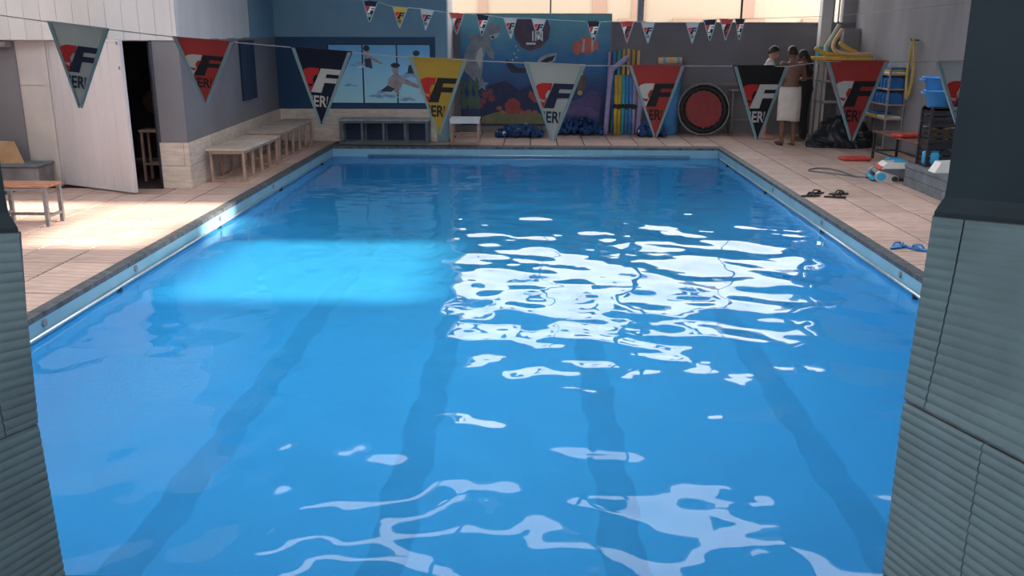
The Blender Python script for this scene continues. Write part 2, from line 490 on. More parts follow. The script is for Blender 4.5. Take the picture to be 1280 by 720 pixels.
# right wall
wall_right = struct(MB().box(6.3, 6.5, 4.5, 19.2, 0, 4.2).build('wall_right', M['grey_wall_streaked']))
MB().box(5.98, 6.3, 18.5, 18.84, 0, 2.05).build('pilaster', M['grey_wall_streaked'], wall_right)
MB().box(6.05, 6.3, 18.86, 19.05, 0, 4.2).build('jamb', M['grey_wall_streaked'], wall_right)
# unseen wall added left of the entrance area to cut side light
wall_far_left_unseen = struct(MB().box(-8.2, -8.0, 4, 11.9, 0, 2.6).build('wall_far_left_unseen', M['grey_wall']))
# entrance wall with the doorway
we = MB()
we.box(-6.66, -6.27, 11.92, 12.1, 0, ZF+.12)
wall_entrance = struct(we.build('wall_entrance', M['white_wall']))
MB().box(-6.30, -6.24, 11.88, 12.12, 0, 1.94).build('door_jamb', M['white_wall'], wall_entrance)
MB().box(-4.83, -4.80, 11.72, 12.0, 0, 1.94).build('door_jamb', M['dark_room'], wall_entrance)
MB().box(-6.66, -6.3, 11.912, 11.92, 1.30, 1.306).build('plaster_seam', M['concrete'], wall_entrance)
wg = MB(); wg.box(-8.0, -6.645, 11.90, 12.1, 0, 2.2)
wall_grey = struct(wg.build('wall_entrance_side', M['grey_wall']))
MB().cbox(-8.0, -6.67, 11.74, 11.90, 1.78, 1.86, .01).build('beam_end', M['concrete'], wall_grey)
# dark room behind the doorway
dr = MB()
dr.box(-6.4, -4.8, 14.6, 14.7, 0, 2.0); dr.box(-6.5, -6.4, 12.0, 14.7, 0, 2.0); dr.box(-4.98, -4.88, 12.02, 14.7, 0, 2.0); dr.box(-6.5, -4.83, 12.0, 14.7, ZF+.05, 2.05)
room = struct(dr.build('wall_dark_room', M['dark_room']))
# concrete ledge left of the door
ledge = struct(MB().cbox(-8.0, -6.34, 11.50, 11.895, 0, .30, .01).build('ledge', M['concrete']))
MB().cbox(-8.0, -6.31, 11.47, 11.895, .30, .335, .01).build('ledge_top', M['blue_concrete'], ledge)

# posts, bars and mullions in the opening above the low wall
def post(x, y, wd, z0, z1, m, label):
    o = empty('window_post', (x, y, z0))
    MB().cbox(-wd/2, wd/2, -wd/2, wd/2, 0, z1-z0, .008).build('shaft', m, o)
    MB().cbox(-wd*.8, wd*.8, -wd*.8, wd*.8, 0, .02, .004).build('foot_plate', m, o)
    struct(o); o.name = 'trim_1'
    return o
post(2.09, 18.95, .13, 2.165, 4.2, M['grey_metal'], '')
post(0.31, 18.95, .03, 2.15, 4.2, M['dark_metal'], '')
post(4.08, 18.95, .04, 2.165, 4.2, M['dark_metal'], '')
post(5.88, 18.95, .05, 2.165, 4.2, M['grey_metal'], '')
post(5.99, 18.95, .03, 2.165, 4.2, M['grey_metal'], '')
tp = empty('steel_post', (5.57, 18.4, 0)); tag(tp, 'pale grey square steel post standing behind the yellow foam noodles', 'post')
MB().cbox(-.1, .1, -.1, .1, 0, 4.2, .01).build('shaft', M['white_panel'], tp)
MB().cbox(-.13, .13, -.13, .13, 0, .03, .005).build('base_plate', M['grey_metal'], tp)
tape = MB().cbox(-.107, .107, -.107, .107, 1.45, 1.72, .01).build('teal_tape', M['teal_foam'], tp)

# neighbouring building behind the opening
nbld = empty('neighbour_building', (0, 23, 0)); tag(nbld, 'cream building facade with peach stripes behind the open back wall', 'building')
MB().box(-9, 12, 0, 3, 0, 3.3).build('facade', M['cream'], nbld)
for xc, wd in ((-1.25, .22), (1.55, .34), (2.5, .34), (5.1, .3), (-3.4, .3), (7.8, .3)):
    MB().box(xc-wd/2, xc+wd/2, -.03, .0, 0, 3.3).build('stripe', M['peach'], nbld)
for x0, x1, z in ((2.0, 2.6, 2.28), (3.3, 5.5, 2.28), (6.4, 7.1, 2.28)):
    MB().box(x0, x1, -.12, -.03, z-.9, z).build('window_awning', M['peach'], nbld)
ground = struct(MB().box(-30, 30, 19.25, 60, -.3, -.05).build('ground', M['concrete']))

# roof over the hall with an open strip of skylight
# roof openings, all but the second added to let in light and sun: x0, x1, y0, y1
gaps = [(-4.6, 1.2, 5.4, 8.4), (-3.3, 3.1, 10.6, 11.6), (1.0, 2.4, 9.3, 10.6), (3.1, 5.5, 8.2, 10.4)]
xs_ = sorted({-8.4, 6.6, *[g[0] for g in gaps], *[g[1] for g in gaps]}); ys_ = sorted({-4.0, 19.3, *[g[2] for g in gaps], *[g[3] for g in gaps]})
rf = MB()
for xa, xb in zip(xs_, xs_[1:]):
    run = None
    for ya, yb in list(zip(ys_, ys_[1:]))+[(None, None)]:
        solid = ya is not None and not any(g[0]-1e-6 <= xa and xb <= g[1]+1e-6 and g[2]-1e-6 <= ya and yb <= g[3]+1e-6 for g in gaps)
        if solid: run = (run[0] if run else ya, yb)
        elif run: rf.box(xa, xb, run[0], run[1], ZR, ZR+.12); run = None
ceiling = struct(rf.build('ceiling', M['roof']))
for x0, x1, y0, y1 in gaps[:2]:
    for x in (x0+(x1-x0)*.36, x0+(x1-x0)*.68):
        MB().box(x-.04, x+.04, y0, y1, ZR+.01, ZR+.1).build('purlin', M['roof'], ceiling)
# unseen walls added to darken the near pillars, left open on top for light
wf = MB(); wf.box(-8.2, 6.6, -4.2, -4.0, 0, 2.9); wf.box(-8.2, -8.0, -4, 4, 0, ZR); wf.box(6.3, 6.5, -4, 4.5, 0, ZR)
wall_front_unseen = struct(wf.build('wall_front_unseen', M['grey_wall']))

# ------------------------------------------------------------------ near pillars with ribbed cladding
def near_pillar(name, sgn, edge, zt, zmid, label, ang, grouts):
    """edge(z) -> xy of the inner edge, ang(z) -> degrees the face turns from the depth axis"""
    root = empty(name, (0,0,0)); tag(root, label, 'pillar')
    def pt(z, s, out=0.0):
        e = edge(z); a = math.radians(ang(z))
        d = Vector((sgn*math.sin(a), -math.cos(a))); n = Vector((-sgn*math.cos(a), -math.sin(a)))
        return (e[0]+d.x*s+n.x*out, e[1]+d.y*s+n.y*out, z)
    def panel(s0, s1, z0, z1):
        pitch = .0262; per = 6; nz = max(4, int(round((z1-z0)/pitch))*per); ns = 6
        vv = []; ff = []
        for i in range(nz+1):
            z = z0+(z1-z0)*i/nz
            o = .0045*(abs(math.sin(math.pi*(z-zt)/pitch))**.7)
            e_ = min(i, nz-i)
            if e_ < 2: o -= .004*(2-e_)/2
            for j in range(ns+1):
                s = s0+.002+(s1-s0-.004)*j/ns
                vv.append(pt(z, s, o+.004))
        n1 = ns+1
        for i in range(nz):
            for j in range(ns):
                ff.append((i*n1+j, i*n1+j+1, (i+1)*n1+j+1, (i+1)*n1+j))
        k = len(vv)
        for i in range(nz+1):
            z = z0+(z1-z0)*i/nz
            vv.append(pt(z, s0+.002, -.012)); vv.append(pt(z, s1-.002, -.012))
        for i in range(nz):
            ff.append((i*n1, (i+1)*n1, k+2*i+2, k+2*i)); ff.append((i*n1+ns, (i+1)*n1+ns, k+2*i+3, k+2*i+1))
        MB().add(vv, ff).build('cladding_tile', M['ribbed'], root, False)
    SMAX = .62
    zs = [zt, zmid, zmid-.5, 0.0]
    for r in range(3):
        g = grouts[r]; b = [0]+g+[SMAX]
        for i in range(len(b)-1):
            panel(b[i], b[i+1], zs[r+1]+.002, zs[r]-.002)
    # concrete core behind the cladding
    zz = np.linspace(0, zt, 24); vv = []; ff = []
    for z in zz:
        e = edge(z)
        vv += [pt(z, 0, -.008), pt(z, SMAX, -.008), (sgn*2.1, 1.75, z), (sgn*2.1, 2.75, z), (e[0]*1.32, 2.75, z)]
    for i in range(len(zz)-1):
        for k in range(5): ff.append((i*5+k, i*5+(k+1)%5, (i+1)*5+(k+1)%5, (i+1)*5+k))
    ff.append((4,3,2,1,0)); ff.append(tuple(len(vv)-5+k for k in range(5)))
    MB().add(vv, ff).build('core', M['concrete'], root)
    # side cladding facing the pool
    e = edge(zt)
    # dark painted upper shaft with a flared foot
    m = MB(); prof = [(.004,0),(.004,.012),(.012,.03),(.022,.05),(.024,.09),(.024,1.0),(.024,ZR-zt)]
    vv = []; ff = []
    for ins, h in prof:
        a = math.radians(ang(zt)); d = Vector((sgn*math.sin(a), -math.cos(a))); n = Vector((sgn*math.cos(a), math.sin(a)))
        p0 = Vector(e)+d*ins+n*(ins*.3); p1 = Vector(e)+d*.7+n*(ins*.3)
        vv += [(p0.x,p0.y,zt+h),(p1.x,p1.y,zt+h),(sgn*2.1,2.0,zt+h),(sgn*2.1,2.7,zt+h),(e[0]*1.32,2.7,zt+h)]
    for i in range(len(prof)-1):
        for k in range(5): ff.append((i*5+k, i*5+(k+1)%5, (i+1)*5+(k+1)%5, (i+1)*5+k))
    ff.append((4,3,2,1,0)); ff.append(tuple(len(vv)-5+k for k in range(5)))
    m.add(vv, ff).build('upper_shaft', M['column_dark'], root)
    return root
def interp(z, pts):
    pts = sorted(pts); 
    return float(np.interp(z, [p[0] for p in pts], [p[1] for p in pts]))
near_pillar('ribbed_pillar', 1, lambda z: (interp(z, [(0,.975),(.55,.982),(1.05,.997),(1.55,1.01)]), interp(z, [(0,2.25),(.55,2.25),(1.05,2.291),(1.55,2.30)])),
            1.55, 1.05, 'nearest pillar on the right, ribbed grey-green cladding below a dark shaft',
            lambda z: interp(z, [(0,16),(.6,17),(1.05,20),(1.3,38),(1.55,60)]), [[.075,.55],[.27],[.1,.5]])
near_pillar('ribbed_pillar', -1, lambda z: (interp(z, [(0,-1.36),(.47,-1.356),(.95,-1.367),(1.49,-1.337)]), 2.30),
            1.49, .95, 'nearest pillar on the left edge, ribbed grey-green cladding below a dark shaft',
            lambda z: interp(z, [(0,18),(.6,20),(.95,24),(1.2,45),(1.49,75)]), [[.10,.5],[.32],[.1,.5]])

# ------------------------------------------------------------------ the white door
dl = Vector((-6.26, 11.92, 0)); dr_ = Vector((-5.0, 11.26, 0))
dd = dr_-dl; DW = dd.length
door = empty('door_1', dl, math.atan2(dd.y, dd.x)); struct(door)
nb_ = 8; bw = (DW-.12)/nb_
MB().box(.03, DW-.03, .012, .03, .04, 1.86).build('door_core', M['door_white'], door)
for i in range(nb_):
    MB().cbox(.06+i*bw+.0015, .06+(i+1)*bw-.0015, 0, .042, .05, 1.85, .004).build('board', M['door_white'], door)
for x0, x1 in ((0, .06), (DW-.06, DW)):
    MB().cbox(x0, x1, -.008, .05, .02, 1.88, .006).build('stile', M['door_white'], door)
for z0, z1 in ((.02, .05), (1.85, 1.885)):
    MB().cbox(.06, DW-.06, -.006, .05, z0, z1, .005).build('rail', M['door_white'], door)
for z in (1.84, 1.55):
    MB().cbox(DW-.045, DW-.015, -.018, -.008, z-.02, z+.02, .004).build('lock_plate', M['grey_metal'], door)
for z in (.3, 1.6):
    MB().tube([(0,-.012,z-.05),(0,-.012,z+.05)], .012).build('hinge', M['grey_metal'], door, True)

# ------------------------------------------------------------------ text helper and pennants
def text_mesh(s, size, bold=0.0, sx=1.0):
    cu = bpy.data.curves.new('txt', 'FONT'); cu.body = s; cu.size = size; cu.offset = bold; cu.align_x = 'CENTER'
    cu.resolution_u = 3
    o = bpy.data.objects.new('txt', cu); col.objects.link(o)
    dg = bpy.context.evaluated_depsgraph_get(); dg.update()
    me = bpy.data.meshes.new_from_object(o.evaluated_get(dg))
    bpy.data.objects.remove(o); bpy.data.curves.remove(cu)
    me.transform(Matrix.Diagonal((sx,1,1,1)))
    me.transform(Matrix.Rotation(math.pi/2, 4, 'X'))
    me.materials.clear()
    return me
FW, FH = .245, .325
U = FW/74.0                                   # one photograph pixel of a near flag
def flag_mesh():
    m = MB(); n = 8; vv = []; ff = []
    for s in (0, .0012):
        for i in range(n+1):
            t = i/n; hw = FW/2*(1-t)+.004
            for j in (-1, 0, 1):
                vv.append((j*hw+.01*t*t, s+.006*math.sin(3*t)*(1 if j else .3), -FH*t))
    k = 3*(n+1)
    for i in range(n):
        for j in range(2):
            a = i*3+j; ff.append((a, a+1, a+4, a+3)); ff.append((k+a, k+a+3, k+a+4, k+a+1))
        ff.append((i*3, i*3+3, k+i*3+3, k+i*3)); ff.append((i*3+2, k+i*3+2, k+i*3+5, i*3+5))
    ff.append((0, k, k+1, 1)); ff.append((1, k+1, k+2, 2))
    return m.add(vv, ff)
def flat(polys, y0=-.006, y1=-.003):
    m = MB()
    for p in polys:
        m.plate([(x*U, -y*U) for x, y in p], y0, y1)
    return m
f_cloth = flag_mesh().mesh('cloth')
f_tape = [flat([q_], -.007, .0).mesh('edge_tape') for q_ in ([(-37,0),(-32.5,0),(1.5,95),(1.5,99),(0.2,99)], [(37,0),(32.5,0),(3.5,95),(3.5,99),(5,99)])]
f_hem = flat([[(-37.5,-1.5),(37.5,-1.5),(37.5,1.2),(-37.5,1.2)]], -.004, .004).mesh('hem')
F_poly = [[(0,24),(27,24),(25,31),(-2.2,31)], [(-2.2,31),(7.5,31),(6,36),(-4,36)], [(-4,36),(21,36),(19,42.5),(-6.5,42.5)], [(-6.5,42.5),(5,42.5),(1.5,56),(-11.5,56)]]
S_poly = [[(-2,24),(-14,24),(-20,26),(-23,30),(-22,35),(-19,39),(-10,39),(-8,35),(-7,33),(-3.5,33)],
          [(-19,39),(-10,39),(-9,44),(-12,45.5),(-16.2,44.5)],
          [(-12,45.5),(-9,44),(-8.2,50),(-13,56),(-12.2,56),(-15,49),(-13,49.5)]]
S_poly[2] = [(-16,46),(-13.5,48.5),(-10.5,49),(-9,44),(-7.6,44),(-12,56),(-13,56)]
f_F = flat(F_poly).mesh('letter_f'); f_S = flat(S_poly).mesh('letter_s')
f_txt = []
for ch, bx in (('E', -4.6), ('R', 3.6)):
    t_ = text_mesh(ch, 20.5*U, .0016, .72); t_.transform(Matrix.Translation((bx*U, -.006, -74.5*U))); f_txt.append(t_)
f_side = [flat([q_]).mesh('letter_edge') for q_ in ([(-10.6,60.5),(-9.2,60.5),(-9.2,64.5),(-9.8,64.5)], [(8.6,60.5),(10.2,60.5),(9.4,66),(8.6,72)])]
def recol(me, m):
    c = me.copy(); c.materials.clear(); c.materials.append(m); return c
SCHEME = {'white': ('print_red','print_navy','print_navy'), 'red': ('print_white','print_black','print_black'), 'navy': ('print_red','print_white','print_white'),
          'yellow': ('print_red','print_black','print_black'), 'black': ('print_red','print_white','print_white')}
FM = {}
for k, (s, f, t) in SCHEME.items():
    FM[k] = [('cloth', recol(f_cloth, M['flag_'+k])), ('hem', recol(f_hem, M['flag_'+k])), ('letter_s', recol(f_S, M[s])), ('letter_f', recol(f_F, M[f]))]
    FM[k] += [('edge_tape', recol(q_, M['flag_tape'])) for q_ in f_tape] + [('small_letter', recol(q_, M[t])) for q_ in f_txt] + [('cut_letter', recol(q_, M[t])) for q_ in f_side]
def flag(colr, x0, z0, x1, z1, y, label, group, hang=FH, yaw=0, pitch=0):
    o = empty('pennant_flag', ((x0+x1)/2, y, (z0+z1)/2))
    o.rotation_euler = (pitch, math.atan2(z0-z1, x1-x0), yaw)
    o.scale = ((x1-x0)/FW, 1, hang/FH)
    tag(o, label, 'flag', group)
    for nm, me_ in FM[colr]: link(nm, me_, None, o)
    return o
YN = 3.9
near = [('white',-2.02,2.03,-1.77,2.00,.325,'grey-white pennant with red and navy letters hanging before the white door'),
        ('red',-1.50,1.97,-1.25,1.95,.26,'red pennant with white and black letters hanging before the grey side wall'),
        ('navy',-1.01,1.93,-.76,1.91,.31,'navy blue pennant with red and white letters beside the swimmers picture'),
        ('yellow',-.52,1.89,-.28,1.88,.315,'large yellow pennant with red and black letters hanging at the back bench end'),
        ('white',-.04,1.87,.21,1.86,.32,'large white pennant with red and black letters hanging before the sea mural'),
        ('red',.39,1.86,.62,1.86,.295,'red pennant hanging between the bundled noodles and the round trampoline'),
        ('black',.82,1.86,1.05,1.86,.30,'black pennant with red and white letters hanging beside the person in a towel'),
        ('red',1.20,1.88,1.45,1.88,.32,'red pennant hanging below the pile of yellow noodles'),
        ('white',1.65,1.88,1.90,1.885,.32,'grey-white pennant half hidden behind the right pillar')]
tips = [.335,.255,.305,.31,.315,.29,.30,.32,.32]
for i, (c, x0, z0, x1, z1, h, lab) in enumerate(near):
    flag(c, x0, z0, x1, z1, YN, lab, 'large pennants on the near string', tips[i], yaw=random.uniform(-.08,.08), pitch=random.uniform(-.03,.03))
pts = [(-3.9, YN, 2.30), (-2.8, YN, 2.13)]
for (c, x0, z0, x1, z1, h, lab) in near: pts += [(x0, YN+.002, z0), (x1, YN+.002, z1)]
pts += [(2.6, YN, 1.93), (3.9, YN, 2.05)]
tag(MB().tube(pts, .0025, 6).build('bunting_string', M['string'], None, True), 'thin string of the near row of large pennants across the pool', 'string')
for sx, zz in ((-3.9, 2.30), (3.9, 2.05)):
    p = empty('bunting_pole', (sx, YN, 0)); tag(p, 'grey pole holding the near pennant string at the %s poolside' % ('left' if sx < 0 else 'right'), 'pole')
    MB().tube([(0,0,0),(0,0,zz+.05)], .02, 10).build('shaft', M['grey_metal'], p, True)
    MB().lathe([(.09,0),(.09,.015),(.03,.03)], n=14).build('base', M['grey_metal'], p)
YF = 14.2
far = [('navy',-2.57,2.43,-2.33,2.40,'small navy pennant, leftmost on the far string'),
       ('yellow',-2.13,2.34,-1.89,2.32,'small yellow pennant on the far string'),
       ('white',-1.71,2.31,-1.5,2.28,'small white pennant on the far string before the pale blue wall'),
       ('red',-1.28,2.25,-1.05,2.24,'small red pennant on the far string beside the white pier'),
       ('navy',-.88,2.23,-.67,2.21,'small navy pennant on the far string above the printed dolphin'),
       ('white',-.47,2.18,-.26,2.18,'small white pennant on the far string just left of the mural badge'),
       ('white',-.05,2.17,.17,2.16,'small white pennant on the far string over the mural badge'),
       ('black',.77,2.13,.98,2.13,'small dark pennant on the far string above the printed orange fish'),
       ('red',1.27,2.13,1.48,2.13,'small red pennant on the far string above the bundled noodles'),
       ('white',1.58,2.12,1.79,2.12,'small white pennant on the far string before the grey window post'),
       ('white',2.24,2.12,2.45,2.12,'small white pennant on the far string above the trampoline'),
       ('navy',2.50,2.155,2.70,2.16,'small navy pennant, first of three close together on the far string'),
       ('red',2.74,2.17,2.95,2.165,'small red pennant in the tight trio on the far string'),
       ('black',2.965,2.17,3.12,2.17,'small dark pennant, rightmost on the far string')]
for c, x0, z0, x1, z1, lab in far:
    flag(c, x0, z0, x1, z1, YF, lab, 'small pennants on the far string', .30, yaw=random.uniform(-.15,.15))
pts = [(-4.5, YF, 2.75)]
for c, x0, z0, x1, z1, lab in far: pts += [(x0, YF+.002, z0), (x1, YF+.002, z1)]
pts += [(4.5, YF, 2.22), (6.3, YF, 2.4)]
tag(MB().tube(pts, .004, 6).build('bunting_string', M['string'], None, True), 'thin string of the far row of small pennants', 'string')

# ------------------------------------------------------------------ sea mural
def ell(cx, cz, rx, rz, n=20, a=0.0):
    return [(cx+rx*math.cos(t)*math.cos(a)-rz*math.sin(t)*math.sin(a), cz+rx*math.cos(t)*math.sin(a)+rz*math.sin(t)*math.cos(a)) for t in [2*math.pi*k/n for k in range(n)]]
def ramp_mat(name, stops, axis=2, lo=0, hi=1, noise=.1):
    m = bpy.data.materials.new(name); m.use_nodes = True; N = m.node_tree.nodes; L = m.node_tree.links
    b = N['Principled BSDF']; b.inputs['Roughness'].default_value = .5
    tc = N.new('ShaderNodeTexCoord'); sp = N.new('ShaderNodeSeparateXYZ'); L.new(tc.outputs['Object'], sp.inputs[0])
    mr = N.new('ShaderNodeMapRange'); mr.inputs[1].default_value = lo; mr.inputs[2].default_value = hi
    L.new(sp.outputs[axis], mr.inputs[0])
    no = N.new('ShaderNodeTexNoise'); no.inputs['Scale'].default_value = 2.2; L.new(tc.outputs['Object'], no.inputs['Vector'])
    ad = N.new('ShaderNodeMath'); ad.operation = 'MULTIPLY_ADD'; ad.inputs[1].default_value = noise*2; L.new(no.outputs['Fac'], ad.inputs[0])
    sb = N.new('ShaderNodeMath'); sb.operation = 'SUBTRACT'; sb.inputs[1].default_value = noise
    L.new(mr.outputs[0], ad.inputs[2]); L.new(ad.outputs[0], sb.inputs[0])
    rp = N.new('ShaderNodeValToRGB'); L.new(sb.outputs[0], rp.inputs[0])
    els = rp.color_ramp.elements
    els[0].position, els[0].color = stops[0][0], (*stops[0][1],1); els[1].position, els[1].color = stops[-1][0], (*stops[-1][1],1)
    for p, c in stops[1:-1]:
        e = els.new(p); e.color = (*c,1)
    L.new(rp.outputs[0], b.inputs['Base Color'])
    return m
YM = 18.80
mur = empty('sea_mural', (0, YM, 0)); tag(mur, 'printed underwater sea mural with dolphin, fish and coral on the back wall', 'mural')
mm = ramp_mat('mural_sea', [(0,S(24,42,78)),(.35,S(30,62,116)),(.62,S(40,112,164)),(1,S(106,172,182))], 2, .1, 2.3, .12)
MB().box(-1.48, 1.5, 0, .05, .14, 2.30).build('print_panel', mm, mur)
for x0, x1, z0, z1 in ((-1.5,1.52,2.30,2.325), (1.5,1.525,.14,2.3)):
    MB().box(x0, x1, -.01, .05, z0, z1).build('frame', M['grey_metal'], mur)
_my = [0.0]
def mute(c):
    g = (c[0]+c[1]+c[2])/3
    return tuple(.95*(x*.75+g*.25) for x in c)
def pr(name, polys, color):
    _my[0] -= .0012
    key = mat('mural_%02d' % len(bpy.data.materials), mute(color), .5, .12, 6)
    for k, p in enumerate(polys):
        MB().plate(p, _my[0]-.003-.0002*k, 0.0).build(name, key, mur)
# coordinates: photograph pixels of the mural, turned into metres on the panel
def px(x, y): return ((x-575)/(763-575)*2.97-1.48, 2.32-(y-17)/(155-17)*2.15)
def pxs(l): return [px(x, y) for x, y in l]
pr('reef', [pxs([(600,156),(600,118),(612,106),(632,100),(650,112),(668,104),(676,120),(690,126),(690,156)])], S(24,44,96))
pr('sand', [pxs([(600,155),(602,146),(620,140),(650,139),(676,141),(690,155)])], S(128,128,84))
pr('purple_rock', [pxs([(706,152),(708,134),(716,126),(728,122),(740,112),(750,114),(754,124),(752,152)])], S(78,66,138))
pr('purple_rock', [pxs([(708,136),(722,130),(742,134),(752,140),(752,146),(710,142)])], S(98,78,150))
pr('dolphin', [pxs([(580,88),(579,72),(583,58),(592,46),(601,38),(606,31),(616,29),(625,32),(626,38),(622,46),(613,50),(612,56),(618,64),(617,74),(611,70),(607,62),(604,74),(602,92),(600,104),(606,106),(598,108),(590,98)]),
                pxs([(590,50),(584,44),(588,42),(596,45)])], S(132,146,160))
pr('dolphin_belly', [pxs([(594,74),(596,64),(602,58),(604,68),(600,84)]), pxs([(611,44),(625,40),(622,46),(614,49)])], S(186,192,196))
pr('dolphin_eye', [ell(*px(616,46), .035, .02)], S(20,26,36))
pr('seaweed', [pxs([(x0,136),(x0-3,126),(x0+1,116),(x0-2,106),(x0+2,94),(x0+6,104),(x0+3,114),(x0+7,124),(x0+6,136)]) for x0 in (576,585,593)], S(70,116,96))
pr('starfish', [pxs([(597,104),(601,102),(602,96),(605,102),(611,103),(606,107),(607,113),(602,109),(597,112),(599,107)])], S(120,150,170))
coral = []
for cx, cy, r in ((606,118,6),(614,122,6),(612,114,5),(604,126,5),(600,132,4)):
    coral.append([px(cx+r*(1 if k % 2 else .55)*math.cos(k*math.pi/7), cy+r*(1 if k % 2 else .55)*math.sin(k*math.pi/7)) for k in range(14)])
pr('pink_coral', coral, S(150,56,78))
pr('red_crab', [pxs([(632,138),(631,130),(636,124),(643,122),(649,126),(650,134),(656,138),(664,139),(650,142),(634,142)]), ell(*px(637,130), .05,.05,10), ell(*px(648,130), .05,.05,10)], S(178,50,50))
pr('orange_shells', [ell(*px(x, y), .06, .04, 10) for x, y in ((624,135),(628,140),(654,141),(662,139),(670,140))], S(176,104,84))
pr('red_coral_fan', [pxs([(661,120),(663,112),(668,116),(672,108),(676,116),(682,112),(680,124),(670,128)])], S(170,60,60))
bd = pr('badge', [pxs([(643,24),(684,24),(688,34),(686,48),(676,58),(664,63),(652,58),(644,48),(642,34)])], S(84,66,92))
pr('badge_ring', [pxs([(646,48),(654,55),(664,60),(675,55),(683,48),(679,55),(664,63),(650,56)])], S(120,70,90))
for ch, bx in (('I', 666.5), ('N', 674)):
    tm = text_mesh(ch, .26, .006, .9); tm.transform(Matrix.Translation((px(bx,50)[0], -.032, px(bx,50)[1])))
    link('badge_letter', tm, M['print_white'], mur)
MB().plate(pxs([(658,52.5),(670,52.5),(670,55),(658,55)]), -.03, 0).build('badge_strip', M['print_white'], mur)
pr('fish_body', [ell(*px(735,56), .19, .16, 18), ell(*px(722,59), .09, .14, 12), pxs([(743,52),(748,46),(749,62),(744,60)]), pxs([(728,48),(732,43),(738,47)])], S(222,104,72))
pr('fish_stripe', [pxs([(729,48),(732,48),(731,64),(728,64)]), pxs([(740,49),(742,50),(742,62),(740,63)])], S(220,190,180))
pr('grinning_fish_head', [pxs([(672,76),(676,71),(686,66),(697,65),(695,74),(690,79),(676,79)])], S(150,166,178))
pr('grinning_fish_mouth', [pxs([(676,76),(684,71),(695,68),(691,75),(684,77)])], S(30,40,56))
pr('bubbles', [ell(*px(x, y), .018, .018, 8) for x, y in ((645,57),(648,62),(643,66),(646,71),(641,74))], S(150,200,220))
pr('small_fish', [pxs([(632,72),(640,78),(648,84),(660,84),(668,80),(656,90),(640,90),(634,82)])], S(20,50,88))
pr('anglerfish', [pxs([(722,96),(726,90),(733,92),(736,100),(732,112),(724,112),(721,104)])], S(96,84,70))
pr('anglerfish_light', [ell(*px(727,115), .05, .05, 10), ell(*px(729,91), .03, .03, 8)], S(200,170,90))

# ------------------------------------------------------------------ three-part swimmers picture
pic = empty('swimmers_picture', (0, YB-.02, 0)); tag(pic, 'wide blue three-part picture of children in a pool on the back wall', 'picture')
pm = ramp_mat('picture_water', [(0,S(165,215,226)),(.5,S(150,206,226)),(.8,S(120,188,222)),(1,S(104,172,216))], 2, .72, 1.73, .25)
def tx(x, y): return (-3.74+(x-411)/128*1.84, 1.74-(y-57)/72*1.03)
def txs(l): return [tx(x, y) for x, y in l]
MB().box(tx(410,57)[0]-.02, tx(539,57)[0]+.02, -.02, 0, tx(0,129)[1]-.02, tx(0,57)[1]+.02).build('backing', M['navy'], pic)
for a, b in ((411,452.5),(454.5,496),(498,539)):
    MB().box(tx(a,0)[0], tx(b,0)[0], -.035, -.02, tx(0,129)[1], tx(0,57)[1]).build('picture_panel', pm, pic)
_py = [-.035]
def pp(name, polys, color):
    _py[0] -= .0008
    key = mat('picture_%02d' % len(bpy.data.materials), mute(color), .5, .15, 9)
    for k, p in enumerate(polys):
        MB().plate(p, _py[0]-.001-.0001*k, -.034).build(name, key, pic)
def ripple(cx, cy, rx, ry, seed):
    q = random.Random(seed); n = 26; out = []
    for k in range(n):
        t = 2*math.pi*k/n; f = 1+.35*math.sin(3*t+q.uniform(-.5,.5))+.25*q.uniform(-1,1)
        out.append(tx(cx+rx*f*math.cos(t), cy+ry*f*math.sin(t)))
    return out
pp('splash_shade', [ripple(448,81,9,3,1), ripple(478,119,14,4,2), ripple(514,94,11,3.5,3), ripple(510,124,9,2.5,4), ripple(436,107,7,1.5,5)], S(112,172,216))
pp('splash_foam', [ripple(484,117,8,1.6,6), ripple(453,84,6,1.2,7), ripple(506,121,8,1.5,8), ripple(426,96,8,1.5,9), ripple(524,117,6,1.5,10)], S(190,222,232))
pp('swimmer_skin', [ell(*tx(459,66), .045, .07, 12), txs([(456,70),(464,71),(466,82),(457,82)]), txs([(463,70),(479,79),(478,81),(463,75)]), ell(*tx(495,87), .06, .09, 14),
                    txs([(486,98),(492,93),(501,94),(505,102),(500,113),(486,110)]), txs([(499,95),(525,107),(524,111),(500,103)]), txs([(486,98),(490,108),(500,116),(497,118),(484,108)])], S(176,150,150))
pp('swimmer_hair', [ell(*tx(459,61), .06, .055, 12), ell(*tx(495,82), .085, .045, 14), ell(*tx(522,67), .065, .05, 14)], S(40,50,66))
pp('swimwear', [txs([(456,74),(464,73),(466,86),(457,84)]), txs([(475,114),(484,107),(494,111),(489,115)]), txs([(512,82),(518,80),(524,92),(510,92)])], S(44,62,92))

